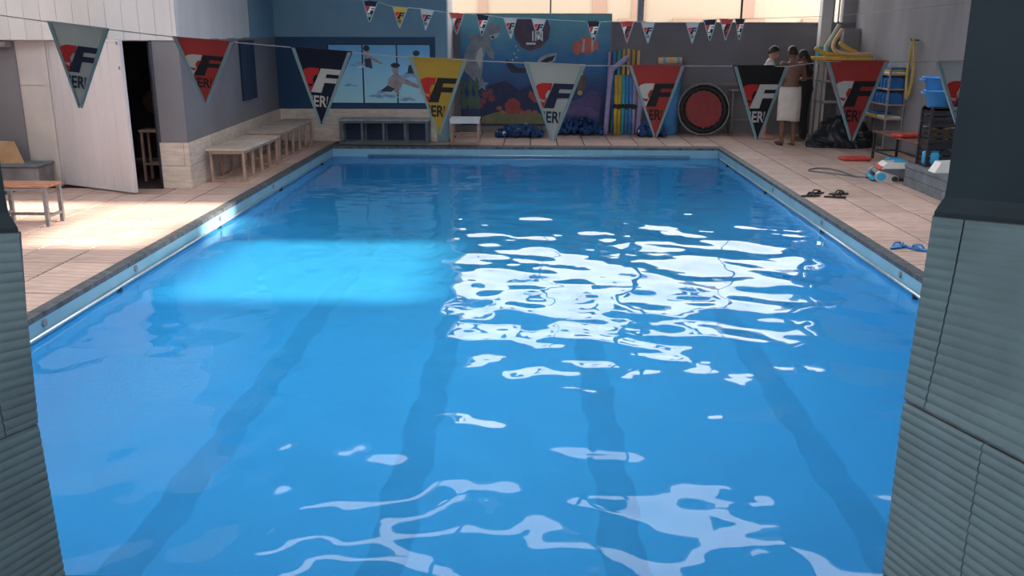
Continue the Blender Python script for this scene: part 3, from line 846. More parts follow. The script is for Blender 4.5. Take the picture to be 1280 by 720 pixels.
# ------------------------------------------------------------------ benches
def bench(loc, rz, L_, D, H, nposts, nplanks, label, open_mid=False, post_m='bench_wood', top_m='bench_top', base=True):
    o = empty('pool_bench', loc, rz); tag(o, label, 'bench', 'slatted benches along the walls')
    g = L_/nplanks
    for i in range(nplanks):
        MB().cbox(i*g+.004, (i+1)*g-.004, -.02, D+.02, H-.025, H, .005).build('plank', M[top_m], o)
    for y in (.03, D-.03):
        MB().cbox(.02, L_-.02, y-.02, y+.02, H-.07, H-.025, .004).build('apron', M[post_m], o)
        if base: MB().cbox(.02, L_-.02, y-.02, y+.02, .0, .035, .004).build('bottom_rail', M[post_m], o)
        for k in range(nposts):
            xx = .05+(L_-.1)*k/(nposts-1)
            MB().cbox(xx-.022, xx+.022, y-.018, y+.018, .035 if base else 0, H-.07, .004).build('leg', M[post_m], o)
    for xx in (.04, L_-.04):
        MB().cbox(xx-.02, xx+.02, .05, D-.05, H-.07, H-.025, .004).build('end_rail', M[post_m], o)
        if base: MB().cbox(xx-.02, xx+.02, .05, D-.05, 0, .035, .004).build('end_rail', M[post_m], o)
    return o
# local x runs along the bench; rz=90 deg puts it along +y with depth towards -x
bench((-3.90, 12.25, 0), math.pi/2, 1.72, .50, .45, 5, 6, 'pale slatted wooden bench nearest the doorway along the side wall')
bench((-3.96, 14.25, 0), math.pi/2, 2.2, .50, .47, 6, 7, 'second slatted bench along the side wall in the shaded corner')
bk = bench((-3.55, 16.60, 0), 0, 1.66, .42, .45, 5, 5, 'long bench under the swimmers picture', post_m='bench_shaded', top_m='bench_shaded_top')
MB().box(.02, 1.64, .405, .42, .04, .38).build('shade_panel', M['navy'], bk)  # dark sheet added to stand in for the shade under the bench
tb = empty('low_table', (-1.52, 16.62, 0)); tag(tb, 'small low white-topped table at the end of the back bench', 'table')
MB().cbox(0, .54, 0, .44, .44, .47, .006).build('table_top', M['white_plastic'], tb)
MB().cbox(.0, .54, -.012, -.002, .38, .47, .003).build('front_apron', M['white_plastic'], tb)
for x in (.03, .51):
    for y in (.03, .41): MB().cbox(x-.022, x+.022, y-.022, y+.022, 0, .44, .004).build('leg', M['bench_wood'], tb)
MB().cbox(.05, .49, .05, .40, .16, .18, .004).build('shelf', M['bench_wood'], tb)

# stool on the sunny deck, left
st = empty('wooden_stool', (-5.08, 9.32, 0)); tag(st, 'warm wooden seat bench on grey metal legs on the sunny deck', 'bench')
for i in range(4):
    MB().cbox(-.62, .02, -.02+i*.085, .06+i*.085, .41, .435, .005).build('seat_slat', M['wood'], st)
for x in (-.02, -.56):
    for y in (0, .30): MB().cbox(x-.02, x+.02, y-.02, y+.02, 0, .41, .003).build('leg', M['grey_metal'], st)
    MB().cbox(x-.014, x+.014, .02, .28, .09, .12, .003).build('side_stretcher', M['grey_metal'], st)
for y in (0, .30): MB().cbox(-.54, -.04, y-.014, y+.014, .375, .405, .003).build('seat_rail', M['grey_metal'], st)
MB().cbox(-.54, -.04, .14, .165, .09, .12, .003).build('stretcher', M['grey_metal'], st)
# cardboard on the ledge
cb = empty('cardboard_sheet', (-6.72, 11.66, .337)); tag(cb, 'bent piece of brown cardboard leaning on the concrete ledge', 'cardboard')
MB().add([(-.16,-.10,.0),(.17,-.06,.0),(.02,.03,.27),(-.25,-.04,.29),(-.16,-.092,.0),(.17,-.052,.0),(.02,.038,.27),(-.25,-.032,.29)],
         [(0,1,2,3),(7,6,5,4),(0,4,5,1),(1,5,6,2),(2,6,7,3),(3,7,4,0)]).build('panel', M['cardboard'], cb)
MB().add([(-.16,-.10,.0),(-.25,-.04,.29),(-.31,-.02,.22),(-.26,-.03,.06),(-.16,-.092,.002),(-.25,-.032,.29),(-.31,-.012,.22),(-.26,-.022,.06)],
         [(0,1,2,3),(7,6,5,4),(0,4,5,1),(1,5,6,2),(2,6,7,3),(3,7,4,0)]).build('folded_flap', M['cardboard'], cb)
# stool inside the dark room and a cloth hanging above it
ds = empty('bar_stool', (-5.2, 12.42, 0)); tag(ds, 'narrow wooden stool standing inside the dark doorway', 'stool')
MB().cbox(-.13, .15, -.13, .15, .66, .70, .008).build('seat', M['bench_wood'], ds)
for x in (-.1, .12):
    for y in (-.1, .12): MB().cbox(x-.016, x+.016, y-.016, y+.016, 0, .66, .003).build('leg', M['bench_wood'], ds)
for z in (.22,): 
    for y in (-.1, .12): MB().cbox(-.09, .11, y-.01, y+.01, z, z+.03, .003).build('stretcher', M['bench_wood'], ds)
bgx = empty('hanging_bag', (-5.45, 13.2, .86)); tag(bgx, 'dim reddish bag hanging inside the dark doorway', 'bag')
MB().sphere((0,0,.14), .16, .09, .17, 14, 9).build('bag_body', mat('bag_cloth', (.10,.045,.035), .8), bgx, True)
MB().tube([(-.08,0,.28),(-.06,0,.42),(.0,0,.5),(.06,0,.42),(.08,0,.28)], .012).build('strap', M['black_cloth'], bgx, True)

# ------------------------------------------------------------------ foam noodles, lane ropes, trampoline at the back wall
def noodle(pts, m, label, group, r=.036, name='foam_noodle'):
    o = empty(name, pts[0]); tag(o, label, 'noodle', group)
    P0 = Vector(pts[0]); q = [Vector(p)-P0 for p in pts]
    # smooth the polyline
    if len(q) > 2:
        s = []
        for i in range(len(q)-1):
            p0 = q[max(i-1,0)]; p1 = q[i]; p2 = q[i+1]; p3 = q[min(i+2,len(q)-1)]
            for k in range(6):
                t = k/6
                s.append(.5*((2*p1)+(p2-p0)*t+(2*p0-5*p1+4*p2-p3)*t*t+(3*p1-p0-3*p2+p3)*t**3))
        s.append(q[-1]); q = s
    MB().tube(q, r, 10).build('foam_tube', M[m], o, True)
    for e, d in ((q[0], q[0]-q[1]), (q[-1], q[-1]-q[-2])):
        d = d.normalized()
        MB().tube([e, e+d*.002], r*.35, 8).build('end_hole', M['rubber'], o, True)
    return o
G = 'noodles bundled upright beside the mural'
cl = ['yellow_foam','yellow_foam','teal_foam','sky_foam','sky_foam','lav_foam']
nm = {'yellow_foam':'yellow','teal_foam':'teal','sky_foam':'bright blue','lav_foam':'lavender','peach_foam':'orange-yellow','green_foam':'pale green'}
for i, c in enumerate(cl):
    x = 1.62+i*.073
    noodle([(x, 18.50, 0.0), (x, 18.50, 1.16)], c, {0:'leftmost yellow noodle',1:'second yellow noodle',2:'teal noodle',3:'first bright blue noodle',4:'second bright blue noodle',5:'short lavender noodle'}[i]+' in the short front row of the upright bundle', G)
for i, c in enumerate(['lav_foam','sky_foam','teal_foam','yellow_foam','peach_foam','yellow_foam','peach_foam']):
    x = 1.47+i*.095
    noodle([(x, 18.62, 0.0), (x+.01, 18.64, 1.66-.015*abs(i-4))], c, '%s of the seven tall noodles behind the upright bundle, counted from the mural' % ['first','second','third','fourth','fifth','sixth','seventh'][i], G, .029)
noodle([(1.43, 18.46, 0), (1.50, 18.44, 1.15), (1.60, 18.43, 1.33), (1.83, 18.42, 1.50)], 'lav_foam', 'lavender noodle bent over the left side of the upright bundle', G, .05)
noodle([(2.08, 18.48, 0), (2.10, 18.46, .8), (2.09, 18.46, 1.02)], 'lav_foam', 'lavender noodle at the right end of the upright bundle', G, .05)
sb_ = empty('bundle_strap', (1.80, 18.5, .5)); tag(sb_, 'dark checked strap around the upright noodle bundle', 'strap')
for i in range(6): MB().cbox(-.22+i*.073, -.22+i*.073+.06, -.055, -.04, 0 if i % 2 else .02, .10, .004).build('strap_patch', M['rubber'], sb_)
MB().cbox(-.24, .24, -.046, -.038, .03, .075, .004).build('strap_band', M['navy'], sb_)

def lane_heap(loc, L_, W_, H_, n, label):
    o = empty('lane_rope_heap', loc); tag(o, label, 'lane rope', 'heaps of blue lane rope')
    m = MB(); mw = MB(); r = random.Random(hash(label) % 1000 if False else int(loc[0]*100) % 97)
    for k in range(n):
        t = r.uniform(-1, 1); s = r.uniform(-1, 1); top = H_*math.sqrt(max(.05, 1-t*t*.85))*math.sqrt(max(.1, 1-s*s*.7))
        z = .05+r.random()*max(.01, top-.08)
        c = Vector((t*L_/2, s*W_/2, z)); a = r.uniform(-.5, .5); d = Vector((math.cos(a), math.sin(a), r.uniform(-.25,.25)))*.03
        (mw if r.random() < .05 else m).tube([c-d, c-d*.6, c+d*.6, c+d], [.034,.05,.05,.034], 8)
    p = m.build('blue_floats', M['rope_blue'], o, False); p['kind'] = 'stuff'
    p = mw.build('white_floats', M['white_plastic'], o, False); p['kind'] = 'stuff'
lane_heap((-.28, 17.98, 0), .9, .42, .26, 260, 'heap of dark blue lane rope floats nearest the low table')
lane_heap((.85, 18.42, 0), 1.0, .36, .36, 300, 'heap of dark blue lane rope floats below the purple rocks of the mural')
lane_heap((2.30, 18.15, 0), .5, .36, .34, 220, 'heap of dark blue lane rope floats beside the upright noodles')

# trampoline leaning on the wall
tr = empty('round_trampoline', (3.35, 18.30, .02)); tag(tr, 'round red mini trampoline with black rim leaning on the back wall', 'trampoline')
tr.rotation_euler = (-.22, 0, 0)
def ring_y(R0, R1, y0, y1, n=36):
    m = MB(); vv = []; ff = []
    for k in range(n):
        a = 2*math.pi*k/n; c, s = math.cos(a), math.sin(a)
        vv += [(R0*c,y0,.5+R0*s),(R1*c,y0,.5+R1*s),(R1*c,y1,.5+R1*s),(R0*c,y1,.5+R0*s)]
    for k in range(n):
        a = 4*k; b = 4*((k+1) % n)
        for j in range(4): ff.append((a+j, a+(j+1) % 4, b+(j+1) % 4, b+j))
    return m.add(vv, ff)
ring_y(.38, .47, -.02, .03).build('padded_rim', M['rubber'], tr, True)
MB().tube([(.5*math.cos(t), 0, .5+.5*math.sin(t)) for t in np.linspace(0, 2*math.pi, 41)], .018, 8).build('frame_ring', M['grey_metal'], tr, True)
MB().plate([(.355*math.cos(t), .5+.355*math.sin(t)) for t in np.linspace(0, 2*math.pi, 33)[:-1]], -.012, .012).build('jumping_mat', M['red_mat'], tr)
for k in range(20):
    a = 2*math.pi*k/20
    MB().tube([(.35*math.cos(a), .015, .5+.35*math.sin(a)), (.49*math.cos(a), .015, .5+.49*math.sin(a))], .008, 6).build('spring', M['steel'], tr)
for k in range(4):
    a = math.pi/4+k*math.pi/2
    MB().tube([(.46*math.cos(a), .01, .5+.46*math.sin(a)), (.46*math.cos(a), .24, .5+.46*math.sin(a))] if a > math.pi*9 else [(.46*math.cos(a), .01, .5+.46*math.sin(a)), (.46*math.cos(a), .09, .5+.46*math.sin(a))], .015, 8).build('leg', M['grey_metal'], tr)
# blue bin with a rolled mat
bn = empty('storage_bin', (2.72, 18.6, 0)); tag(bn, 'tall blue storage bin behind a red pennant and the trampoline', 'bin')
MB().lathe([(.15,0),(.17,.02),(.20,1.28),(.215,1.30),(.215,1.33)], n=20).build('bin_body', M['sky_foam'], bn, True)
MB().lathe([(.222,1.30),(.222,1.345),(.2,1.36)], n=20).build('lid', M['lav_foam'], bn, False)
rm = empty('rolled_mat', (2.44, 18.6, 1.43)); tag(rm, 'pale rolled foam mat lying on the blue storage bin', 'mat')
MB().tube([(0,0,0),(.46,0,.0)], .068, 16).build('roll', M['peach_foam'], rm, True)
for x in (.09, .36): MB().tube([(x,0,0),(x+.05,0,0)], .0695, 16).build('stripe_band', M['teal_foam'], rm, True)
# little metal frame right of the trampoline
mf = empty('metal_trestle', (3.92, 18.45, 0)); tag(mf, 'rusty metal trestle frame standing right of the trampoline', 'trestle')
for x in (0, .55):
    MB().tube([(x,0,0),(x,0,.86)], .018).build('leg', M['grey_metal'], mf, True)
    MB().tube([(x,.28,0),(x,.28,.86)], .018).build('leg', M['grey_metal'], mf, True)
MB().cbox(-.04, .62, -.03, .31, .86, .885, .005).build('top_board', M['bench_wood'], mf)
MB().tube([(0,0,.3),(.55,0,.3)], .012).build('cross_bar', M['grey_metal'], mf, True)

# ------------------------------------------------------------------ right-hand corner
# tarp heap
def heap(name, c, rx, ry, rz, seed, m, parent, n=64, k=24):
    r = np.random.default_rng(seed); mb = MB(); vv = []; ff = []
    ph = r.uniform(0, 6.28, (12,)); fa = r.integers(2, 9, 12); fb = r.uniform(1, 7, 12)
    for i in range(k+1):
        t = i/k*math.pi/2
        for j in range(n):
            a = 2*math.pi*j/n
            d = 1+sum(.05*math.sin(fa[q]*a+fb[q]*t*2+ph[q])/(1+.15*fa[q]) for q in range(12))*1.3
            d += .03*math.sin(17*a+9*t)
            vv.append((c[0]+rx*d*math.cos(t)*math.cos(a), c[1]+ry*d*math.cos(t)*math.sin(a), c[2]+rz*d*math.sin(t)**.8))
    for i in range(k):
        for j in range(n): ff.append((i*n+j, i*n+(j+1) % n, (i+1)*n+(j+1) % n, (i+1)*n+j))
    return mb.add(vv, ff).build(name, m, parent, True)
tpz = empty('tarp_heap', (5.52, 16.68, 0)); tag(tpz, 'crumpled heap of black plastic sheeting behind the people on the deck', 'tarp')
heap('sheeting', (0.02,.05,0), .50, .36, .48, 3, M['tarp'], tpz)
heap('loose_fold', (-.34,-.08,0), .28, .22, .20, 8, M['tarp'], tpz)
heap('loose_fold', (.26,-.08,0), .28, .24, .34, 12, M['tarp'], tpz)
# noodle rack with noodles on it
nr = empty('noodle_rack', (5.33, 17.42, 0)); tag(nr, 'grey tube rack carrying the yellow noodle pile', 'rack')
for x in (0, .88):
    for y in (0, .36): MB().tube([(x,y,0),(x,y,1.46)], .018).build('upright', M['grey_metal'], nr, True)
for z in (.72, 1.10, 1.46):
    for y in (0, .36): MB().tube([(-.03,y,z),(.91,y,z)], .015).build('cross_bar', M['grey_metal'], nr, True)
for x in (0, .3, .6, .88): MB().tube([(x,0,1.46),(x,.36,1.46)], .012).build('shelf_bar', M['grey_metal'], nr, True)
G2 = 'noodles piled on the tube rack'
pile = [([(5.12,17.38,1.515),(5.7,17.36,1.515),(6.18,17.40,1.515)],'yellow_foam','lowest yellow noodle at the front of the pile'),
        ([(5.15,17.47,1.515),(5.7,17.46,1.515),(6.2,17.5,1.515)],'peach_foam','orange-yellow noodle second from the front of the pile'),
        ([(5.14,17.56,1.515),(5.6,17.57,1.515),(6.2,17.58,1.515)],'yellow_foam','yellow noodle in the middle of the pile'),
        ([(5.14,17.67,1.515),(5.6,17.66,1.515),(6.1,17.67,1.515)],'yellow_foam','yellow noodle at the back of the pile'),
        ([(5.14,17.42,1.70),(5.35,17.46,1.60),(5.75,17.50,1.59),(6.15,17.50,1.60)],'yellow_foam','yellow noodle on top of the pile with its end turned up'),
        ([(6.2,17.45,1.59),(5.75,17.42,1.60),(5.50,17.40,1.66),(5.46,17.40,1.80),(5.60,17.42,2.04)],'peach_foam','orange-yellow noodle curving up out of the pile'),
        ([(5.38,17.55,1.56),(5.36,17.52,1.72),(5.40,17.5,1.80),(5.56,17.5,2.12)],'green_foam','pale green noodle standing up out of the pile'),
        ([(5.95,17.60,1.62),(5.72,17.52,1.72),(5.60,17.50,1.80)],'yellow_foam','short yellow noodle slanting across the pile')]
for p, c, l in pile: noodle(p, c, l, G2)
# shelf rack with kickboards on the right wall
rk = empty('board_rack', (5.99, 15.92, 0)); tag(rk, 'dark metal shelf rack of blue floats on the right wall', 'shelf rack')
for y in (0, 1.4):
    for x in (0, .28): MB().cbox(x-.015, x+.015, y-.015, y+.015, 0, 1.42, .003).build('upright', M['grey_metal'], rk)
SH = (.56, .80, 1.06, 1.30)
for z in SH:
    MB().cbox(-.02, .30, -.02, 1.42, z-.02, z, .004).build('shelf', M['bench_wood'], rk)
def board_mesh(w_, t_, h_):
    pts_ = [(-w_/2,0),(w_/2,0),(w_/2,h_*.7)]+[(w_/2*math.cos(a), h_*.7+h_*.3*math.sin(a)) for a in np.linspace(.2, math.pi-.2, 7)]+[(-w_/2,h_*.7)]
    return MB().plate(pts_, -t_/2, t_/2).mesh('foam')
kb = board_mesh(.26, .075, .19)
def kick(loc, rz, me_, m, label, group, rx=0, ry=0, stripe=None):
    o = empty('kickboard', loc, rz); o.rotation_euler = (rx, ry, rz); tag(o, label, 'kickboard', group)
    c = recol(me_, M[m]) if (me_.name, m) not in _kc else _kc[(me_.name, m)]
    _kc[(me_.name, m)] = c
    link('foam', c, None, o)
    return o
_kc = {}
for z, r_ in ((SH[0], 'lower'), (SH[1]+.0, 'middle'), (SH[2], 'upper')):
    if r_ == 'lower': continue
    for i in range(9):
        kick((6.13, 16.02+i*.15, z+.002), 0, kb, 'blue_foam', 'upright blue float in the %s row of the shelf rack, %s from the near end' % (r_, ['first','second','third','fourth','fifth','sixth','seventh','eighth','ninth'][i]), 'blue floats in the %s row' % r_)
flatb = MB().cbox(-.14, .14, -.22, .22, 0, .035, .03).mesh('foam_flat')
for i, (y, m_, z, l) in enumerate(((16.15,'white_plastic',SH[3]+.002,'white float lying at the near end of the rack top'),(16.62,'yellow_foam',SH[3]+.002,'yellow float lying in the middle of the rack top'),(17.08,'blue_foam',SH[3]+.002,'blue float lying at the far end of the rack top'),
                    (16.17,'yellow_foam',SH[3]+.039,'yellow float on the white one on the rack top'),(16.6,'black_plastic',SH[3]+.039,'black float on the yellow one on the rack top'),(16.15,'blue_foam',SH[3]+.076,'blue float topmost at the near end of the rack top'),
                    (16.15,'white_plastic',SH[0]+.002,'white float on the lowest shelf at its near end'),(16.62,'yellow_foam',SH[0]+.002,'yellow float in the middle of the lowest shelf'),(17.08,'white_plastic',SH[0]+.002,'white float at the far end of the lowest shelf'),(16.62,'blue_foam',SH[0]+.039,'blue float on the yellow one on the lowest shelf'))):
    kick((6.13, y, z), random.uniform(-.04,.04), flatb, m_, l, 'floats lying on the rack')
# hose on wall
hs = empty('yellow_hose', (6.25, 15.66, 1.86)); tag(hs, 'coiled yellow hose hanging on the right wall', 'hose')
hp = []
for k in range(3*28+1):
    a = 2*math.pi*k/28
    hp.append((-.02-.012*(k/28), .11*math.sin(a)*(1+.1*math.sin(k*.1)), -.46+.46*math.cos(a)*(1-.06*math.sin(k*.07))))
MB().tube(hp, .013, 8).build('hose_coil', M['hose'], hs, True)
MB().tube([(.045,0,0),(-.08,0,0),(-.09,0,.03)], .01).build('hook', M['dark_metal'], hs, True)
# platform of concrete blocks
pf = struct(MB().box(5.03, 6.3, 8.2, 12.36, 0, .25).build('platform', M['concrete']))
y = 12.38; 
while y > 8.4:
    for r in range(2):
        oy = .2 if r else 0
        MB().cbox(4.99, 5.10, y-.4+oy if y-.4+oy > 8.2 else 8.2, min(y+oy, 12.38)-.006, r*.125+.002, (r+1)*.125-.003, .004).build('block', M['blue_concrete'], pf)
    y -= .4
MB().cbox(4.985, 6.3, 8.2, 12.39, .25, .30, .006).build('top_slab', M['blue_concrete'], pf)
# bench on the right with a red board
bb = empty('side_bench', (5.52, 13.25, 0)); tag(bb, 'dark metal bench with reddish slats by the right wall', 'bench')
for x in (.02, .40):
    for yy in (.03, 1.85): MB().cbox(x-.018, x+.018, yy-.018, yy+.018, 0, .42, .003).build('leg', M['dark_metal'], bb)
    MB().cbox(x-.012, x+.012, .05, 1.83, .12, .145, .003).build('stretcher', M['dark_metal'], bb)
for yy in (.03, 1.85): MB().cbox(.04, .38, yy-.012, yy+.012, .12, .145, .003).build('end_stretcher', M['dark_metal'], bb)
for i in range(5): MB().cbox(-.01+i*.09, .065+i*.09, 0, 1.88, .42, .445, .004).build('slat', mat('bench_slat_%d' % i, (.20,.07,.06), .5, .2, 8), bb)
bigb = MB().cbox(-.23, .23, -.14, .14, 0, .055, .02).mesh('foam_big')
kick((5.72, 14.2, .446), .35, bigb, 'red_foam', 'red foam float lying on the dark side bench', 'red floats')
kick((5.17, 14.85, .002), .06, bigb, 'red_foam', 'red foam float lying on the deck tiles', 'red floats')
# crates with blue tubs
def crate(loc, label, w_=.34, d_=.30, h_=.28, fill=None):
    o = empty('plastic_crate', loc); tag(o, label, 'crate', 'black crates on the platform')
    MB().box(-w_/2, w_/2, -d_/2, d_/2, 0, .015).build('crate_base', M['black_plastic'], o)
    for z in (.02, .085, .15, h_-.05):
        m = MB(); frame_mesh(m, -w_/2, w_/2, -d_/2, d_/2, -w_/2+.012, w_/2-.012, -d_/2+.012, d_/2-.012, z, z+.05)
        m.build('crate_band', M['black_plastic'], o)
    for sx in (-1, 1):
        for sy in (-1, 1): MB().cbox(sx*w_/2-.018, sx*w_/2+.018, sy*d_/2-.018, sy*d_/2+.018, 0, h_, .004).build('corner_post', M['black_plastic'], o)
    return o
crate((5.27, 12.14, .30), 'lowest black crate of the stack on the platform')
crate((5.27, 12.14, .585), 'black crate with yellow toys, middle of the stack')
crate((5.27, 12.14, .87), 'black crate carrying the blue tubs, top of the stack', h_=.18)
for i, (dx, dy, c, lab) in enumerate(((-.09,-.07,'yellow_foam','yellow toy at the left of the middle crate'),(.08,-.06,'yellow_foam','yellow toy at the right of the middle crate'),(.0,.06,'red_foam','small red toy in the middle crate'))):
    o = empty('dive_toy', (5.26+dx, 12.14+dy, .602)); tag(o, lab, 'toy', 'toys in the middle crate')
    MB().sphere((0,0,.12), .06, .05, .12, 12, 8).build('toy_body', M[c], o, True)
    MB().lathe([(.02,.22),(.035,.24),(.03,.265),(.01,.275)], n=10).build('toy_knob', M['black_plastic'], o, True)
o = empty('swim_paddle', (5.20, 12.07, .32)); tag(o, 'blue hand paddle inside the lowest crate', 'paddle')
MB().lathe([(.10,0.0),(.13,.03),(.13,.16),(.09,.19)], n=14, sy=.7).build('paddle_plate', M['cyan_plastic'], o, True)
MB().tube([(.08,0,.12),(.17,-.02,.20)], .018).build('handle', M['cyan_plastic'], o, True)
for k, (z, rr, lab) in enumerate(((1.05,.17,'lower blue plastic tub stacked on the black crates'), (1.22,.20,'upper wide blue plastic tub stacked on the black crates'))):
    o = empty('blue_tub', (5.22, 12.14, z)); tag(o, lab, 'tub', 'blue tubs')
    MB().lathe([(rr*.7,0),(rr*.78,.015),(rr,.20),(rr*1.12,.205),(rr*1.12,.225),(rr*.98,.225),(rr*.76,.03),(rr*.1,.025)], n=22).build('tub_body', M['blue_plastic'], o, True)
    for s in (-1,1): MB().cbox(s*rr*1.15-.03, s*rr*1.15+.03, -.05, .05, .17, .20, .005).build('handle', M['blue_plastic'], o)
o = empty('float_ball', (5.38, 12.0, 1.06)); tag(o, 'small yellow float wedged beside the blue tubs', 'float')
MB().sphere((0,0,.07), .06, .05, .075, 12, 8).build('float_body', M['yellow_foam'], o, True)
MB().tube([(0,0,.13),(.01,0,.16),(.04,0,.17)], .008).build('loop', M['black_plastic'], o, True)
# white unit on the platform edge
wu = empty('white_unit', (5.12, 11.55, .302)); tag(wu, 'white plastic case on the platform edge beside the crates', 'case')
MB().add([(-.13,-.1,0),(.14,-.1,0),(.14,.1,0),(-.13,.1,0),(-.06,-.09,.13),(.14,-.09,.14),(.14,.09,.14),(-.06,.09,.13)], [(3,2,1,0),(4,5,6,7),(0,1,5,4),(1,2,6,5),(2,3,7,6),(3,0,4,7)]).build('case_body', M['white_plastic'], wu)
MB().cbox(.06, .10, -.106, -.094, .05, .08, .003).build('socket', M['rubber'], wu)

# pool cleaning robot
rb = empty('pool_cleaner', (4.98, 12.85, 0), math.radians(-8)); tag(rb, 'white and blue robotic pool cleaner on the right deck', 'pool cleaner')
MB().plate([(-.20,.06),(.24,.06),(.26,.15),(.22,.21),(-.12,.20),(-.22,.13)], -.20, .20).build('lower_body', mat('dark_grey_plastic', (.10,.11,.13), .5), rb)
MB().plate([(-.16,.19),(.24,.20),(.26,.25),(.20,.30),(-.08,.295),(-.15,.23)], -.17, .17).build('white_shell', M['white_plastic'], rb)
MB().cbox(.02, .20, -.09, .09, .295, .325, .01).build('blue_hatch', M['cyan_plastic'], rb)
MB().plate([(-.18,.19),(-.15,.235),(-.135,.235),(-.16,.185)], -.172, .172).build('red_trim', M['red_foam'], rb)
def track(y0, y1):
    return MB().plate([(-.19,.0),(.02,.0),(.06,.02),(.075,.06),(.055,.095),(.01,.11),(-.13,.16),(-.19,.17),(-.235,.13),(-.25,.08),(-.235,.03)], y0, y1)
for y0 in (-.245, .205):
    t_ = track(y0, y0+.04).build('track_belt', M['steel'], rb)
    for cx, r in ((-.165, .062), (.015, .042)):
        w_ = MB(); vv = [(cx+r*math.cos(a), r*math.sin(a)+(.085 if cx < 0 else .055)) for a in np.linspace(0, 2*math.pi, 19)[:-1]]
        w_.plate(vv, y0-.012, y0+.052).build('wheel', M['cyan_plastic'] if cx < 0 else M['black_plastic'], t_)
MB().tube([(-.25,-.2,.04),(-.25,.2,.04)], .035, 10).build('roller_brush', M['cyan_plastic'], rb, True)
rb.scale = (1, 1, .86)
MB().tube([(-.06,.12,.29),(-.04,.12,.325),(.12,.12,.33),(.17,.12,.30)], .014).build('carry_handle', M['cyan_plastic'], rb, True)
MB().tube([(.26,-.2,.04),(.26,.2,.04)], .03, 10).build('rear_brush', M['cyan_plastic'], rb, True)
cbp = [(4.70,12.96,.012),(4.60,13.05,.012),(4.55,13.3,.012),(4.52,13.6,.012),(4.40,13.85,.012),(4.2,13.8,.012),(4.08,13.6,.012),(4.22,13.42,.012),(4.45,13.2,.012),(4.62,12.98,.012)]
o = empty('cleaner_cable', (0,0,0)); tag(o, 'thin blue-grey cable looping on the deck left of the pool cleaner', 'cable')
s = []
q = [Vector(p) for p in cbp]
for i in range(len(q)-1):
    p0 = q[max(i-1,0)]; p1 = q[i]; p2 = q[i+1]; p3 = q[min(i+2,len(q)-1)]
    for k in range(6):
        t = k/6; s.append(.5*((2*p1)+(p2-p0)*t+(2*p0-5*p1+4*p2-p3)*t*t+(3*p1-p0-3*p2+p3)*t**3))
MB().tube(s, .010, 6).build('cable_run', M['blue_concrete'], o, True)
MB().tube([s[0], s[0]+Vector((.02,-.03,.005))], .016, 8).build('plug', M['black_plastic'], o, True)

# sandals
def sandal(loc, rz, m_sole, m_strap, label, group):
    o = empty('sandal', loc, rz); tag(o, label, 'sandal', group)
    poly = [(.045*math.cos(t)*(1.0 if math.sin(t) > 0 else .8)+.004*math.sin(2*t), .135*math.sin(t)) for t in np.linspace(0, 2*math.pi, 25)[:-1]]
    MB().prism(poly, 0, .016).build('sole', M[m_sole], o)
    MB().prism([(x*.9, y*.93) for x, y in poly], .016, .019).build('footbed', M[m_strap], o)
    for sgn in (-1, 1):
        MB().tube([(0,.075,.016),(sgn*.018,.05,.045),(sgn*.036,.0,.045),(sgn*.04,-.03,.012)], [.006,.009,.01,.008], 8).build('strap', M[m_strap], o, True)
    return o
G3 = 'black sandals on the right deck'
sandal((3.48, 11.44, .002), math.radians(-75), 'black_plastic', 'black_plastic', 'black sandal nearest the pool edge on the right deck', G3)
sandal((3.60, 11.62, .002), math.radians(-60), 'black_plastic', 'black_plastic', 'black sandal lying furthest from the camera in the black row', G3)
sandal((3.76, 11.36, .002), math.radians(-100), 'black_plastic', 'black_plastic', 'black sandal nearest the camera in the black row', G3)
sandal((3.88, 11.60, .002), math.radians(-80), 'black_plastic', 'black_plastic', 'black sandal furthest from the pool edge in the black row', G3)
sandal((3.50, 8.62, .002), math.radians(-50), 'blue_foam', 'sky_foam', 'left blue flip-flop on the deck beside the right pillar', 'blue flip-flops')
sandal((3.66, 8.52, .002), math.radians(35), 'blue_foam', 'sky_foam', 'right blue flip-flop on the deck beside the right pillar', 'blue flip-flops')

# ------------------------------------------------------------------ people
def capsule(m, a, b, ra, rb, n=12, k=5):
    a = Vector(a); b = Vector(b); d = (b-a); L_ = max(d.length, 1e-5); d /= L_
    pts_ = []; rr = []
    for i in range(k+1):
        t = math.pi/2*i/k; pts_.append(a-d*ra*math.cos(t)); rr.append(max(ra*math.sin(t), .0008))
    for i in range(k+1):
        t = math.pi/2*i/k; pts_.append(b+d*rb*math.sin(t)); rr.append(max(rb*math.cos(t), .0008))
    m.tube(pts_, rr, n)
def remeshed(mb, voxel, smooth=6):
    me_ = mb.mesh('tmp'); o = bpy.data.objects.new('tmp', me_); col.objects.link(o)
    md = o.modifiers.new('r', 'REMESH'); md.mode = 'VOXEL'; md.voxel_size = voxel
    ms = o.modifiers.new('s', 'SMOOTH'); ms.iterations = smooth; ms.factor = .5
    dg = bpy.context.evaluated_depsgraph_get(); dg.update()
    r = bpy.data.meshes.new_from_object(o.evaluated_get(dg))
    bpy.data.objects.remove(o); bpy.data.meshes.remove(me_)
    r.polygons.foreach_set('use_smooth', [True]*len(r.polygons)); r.materials.clear()
    return r
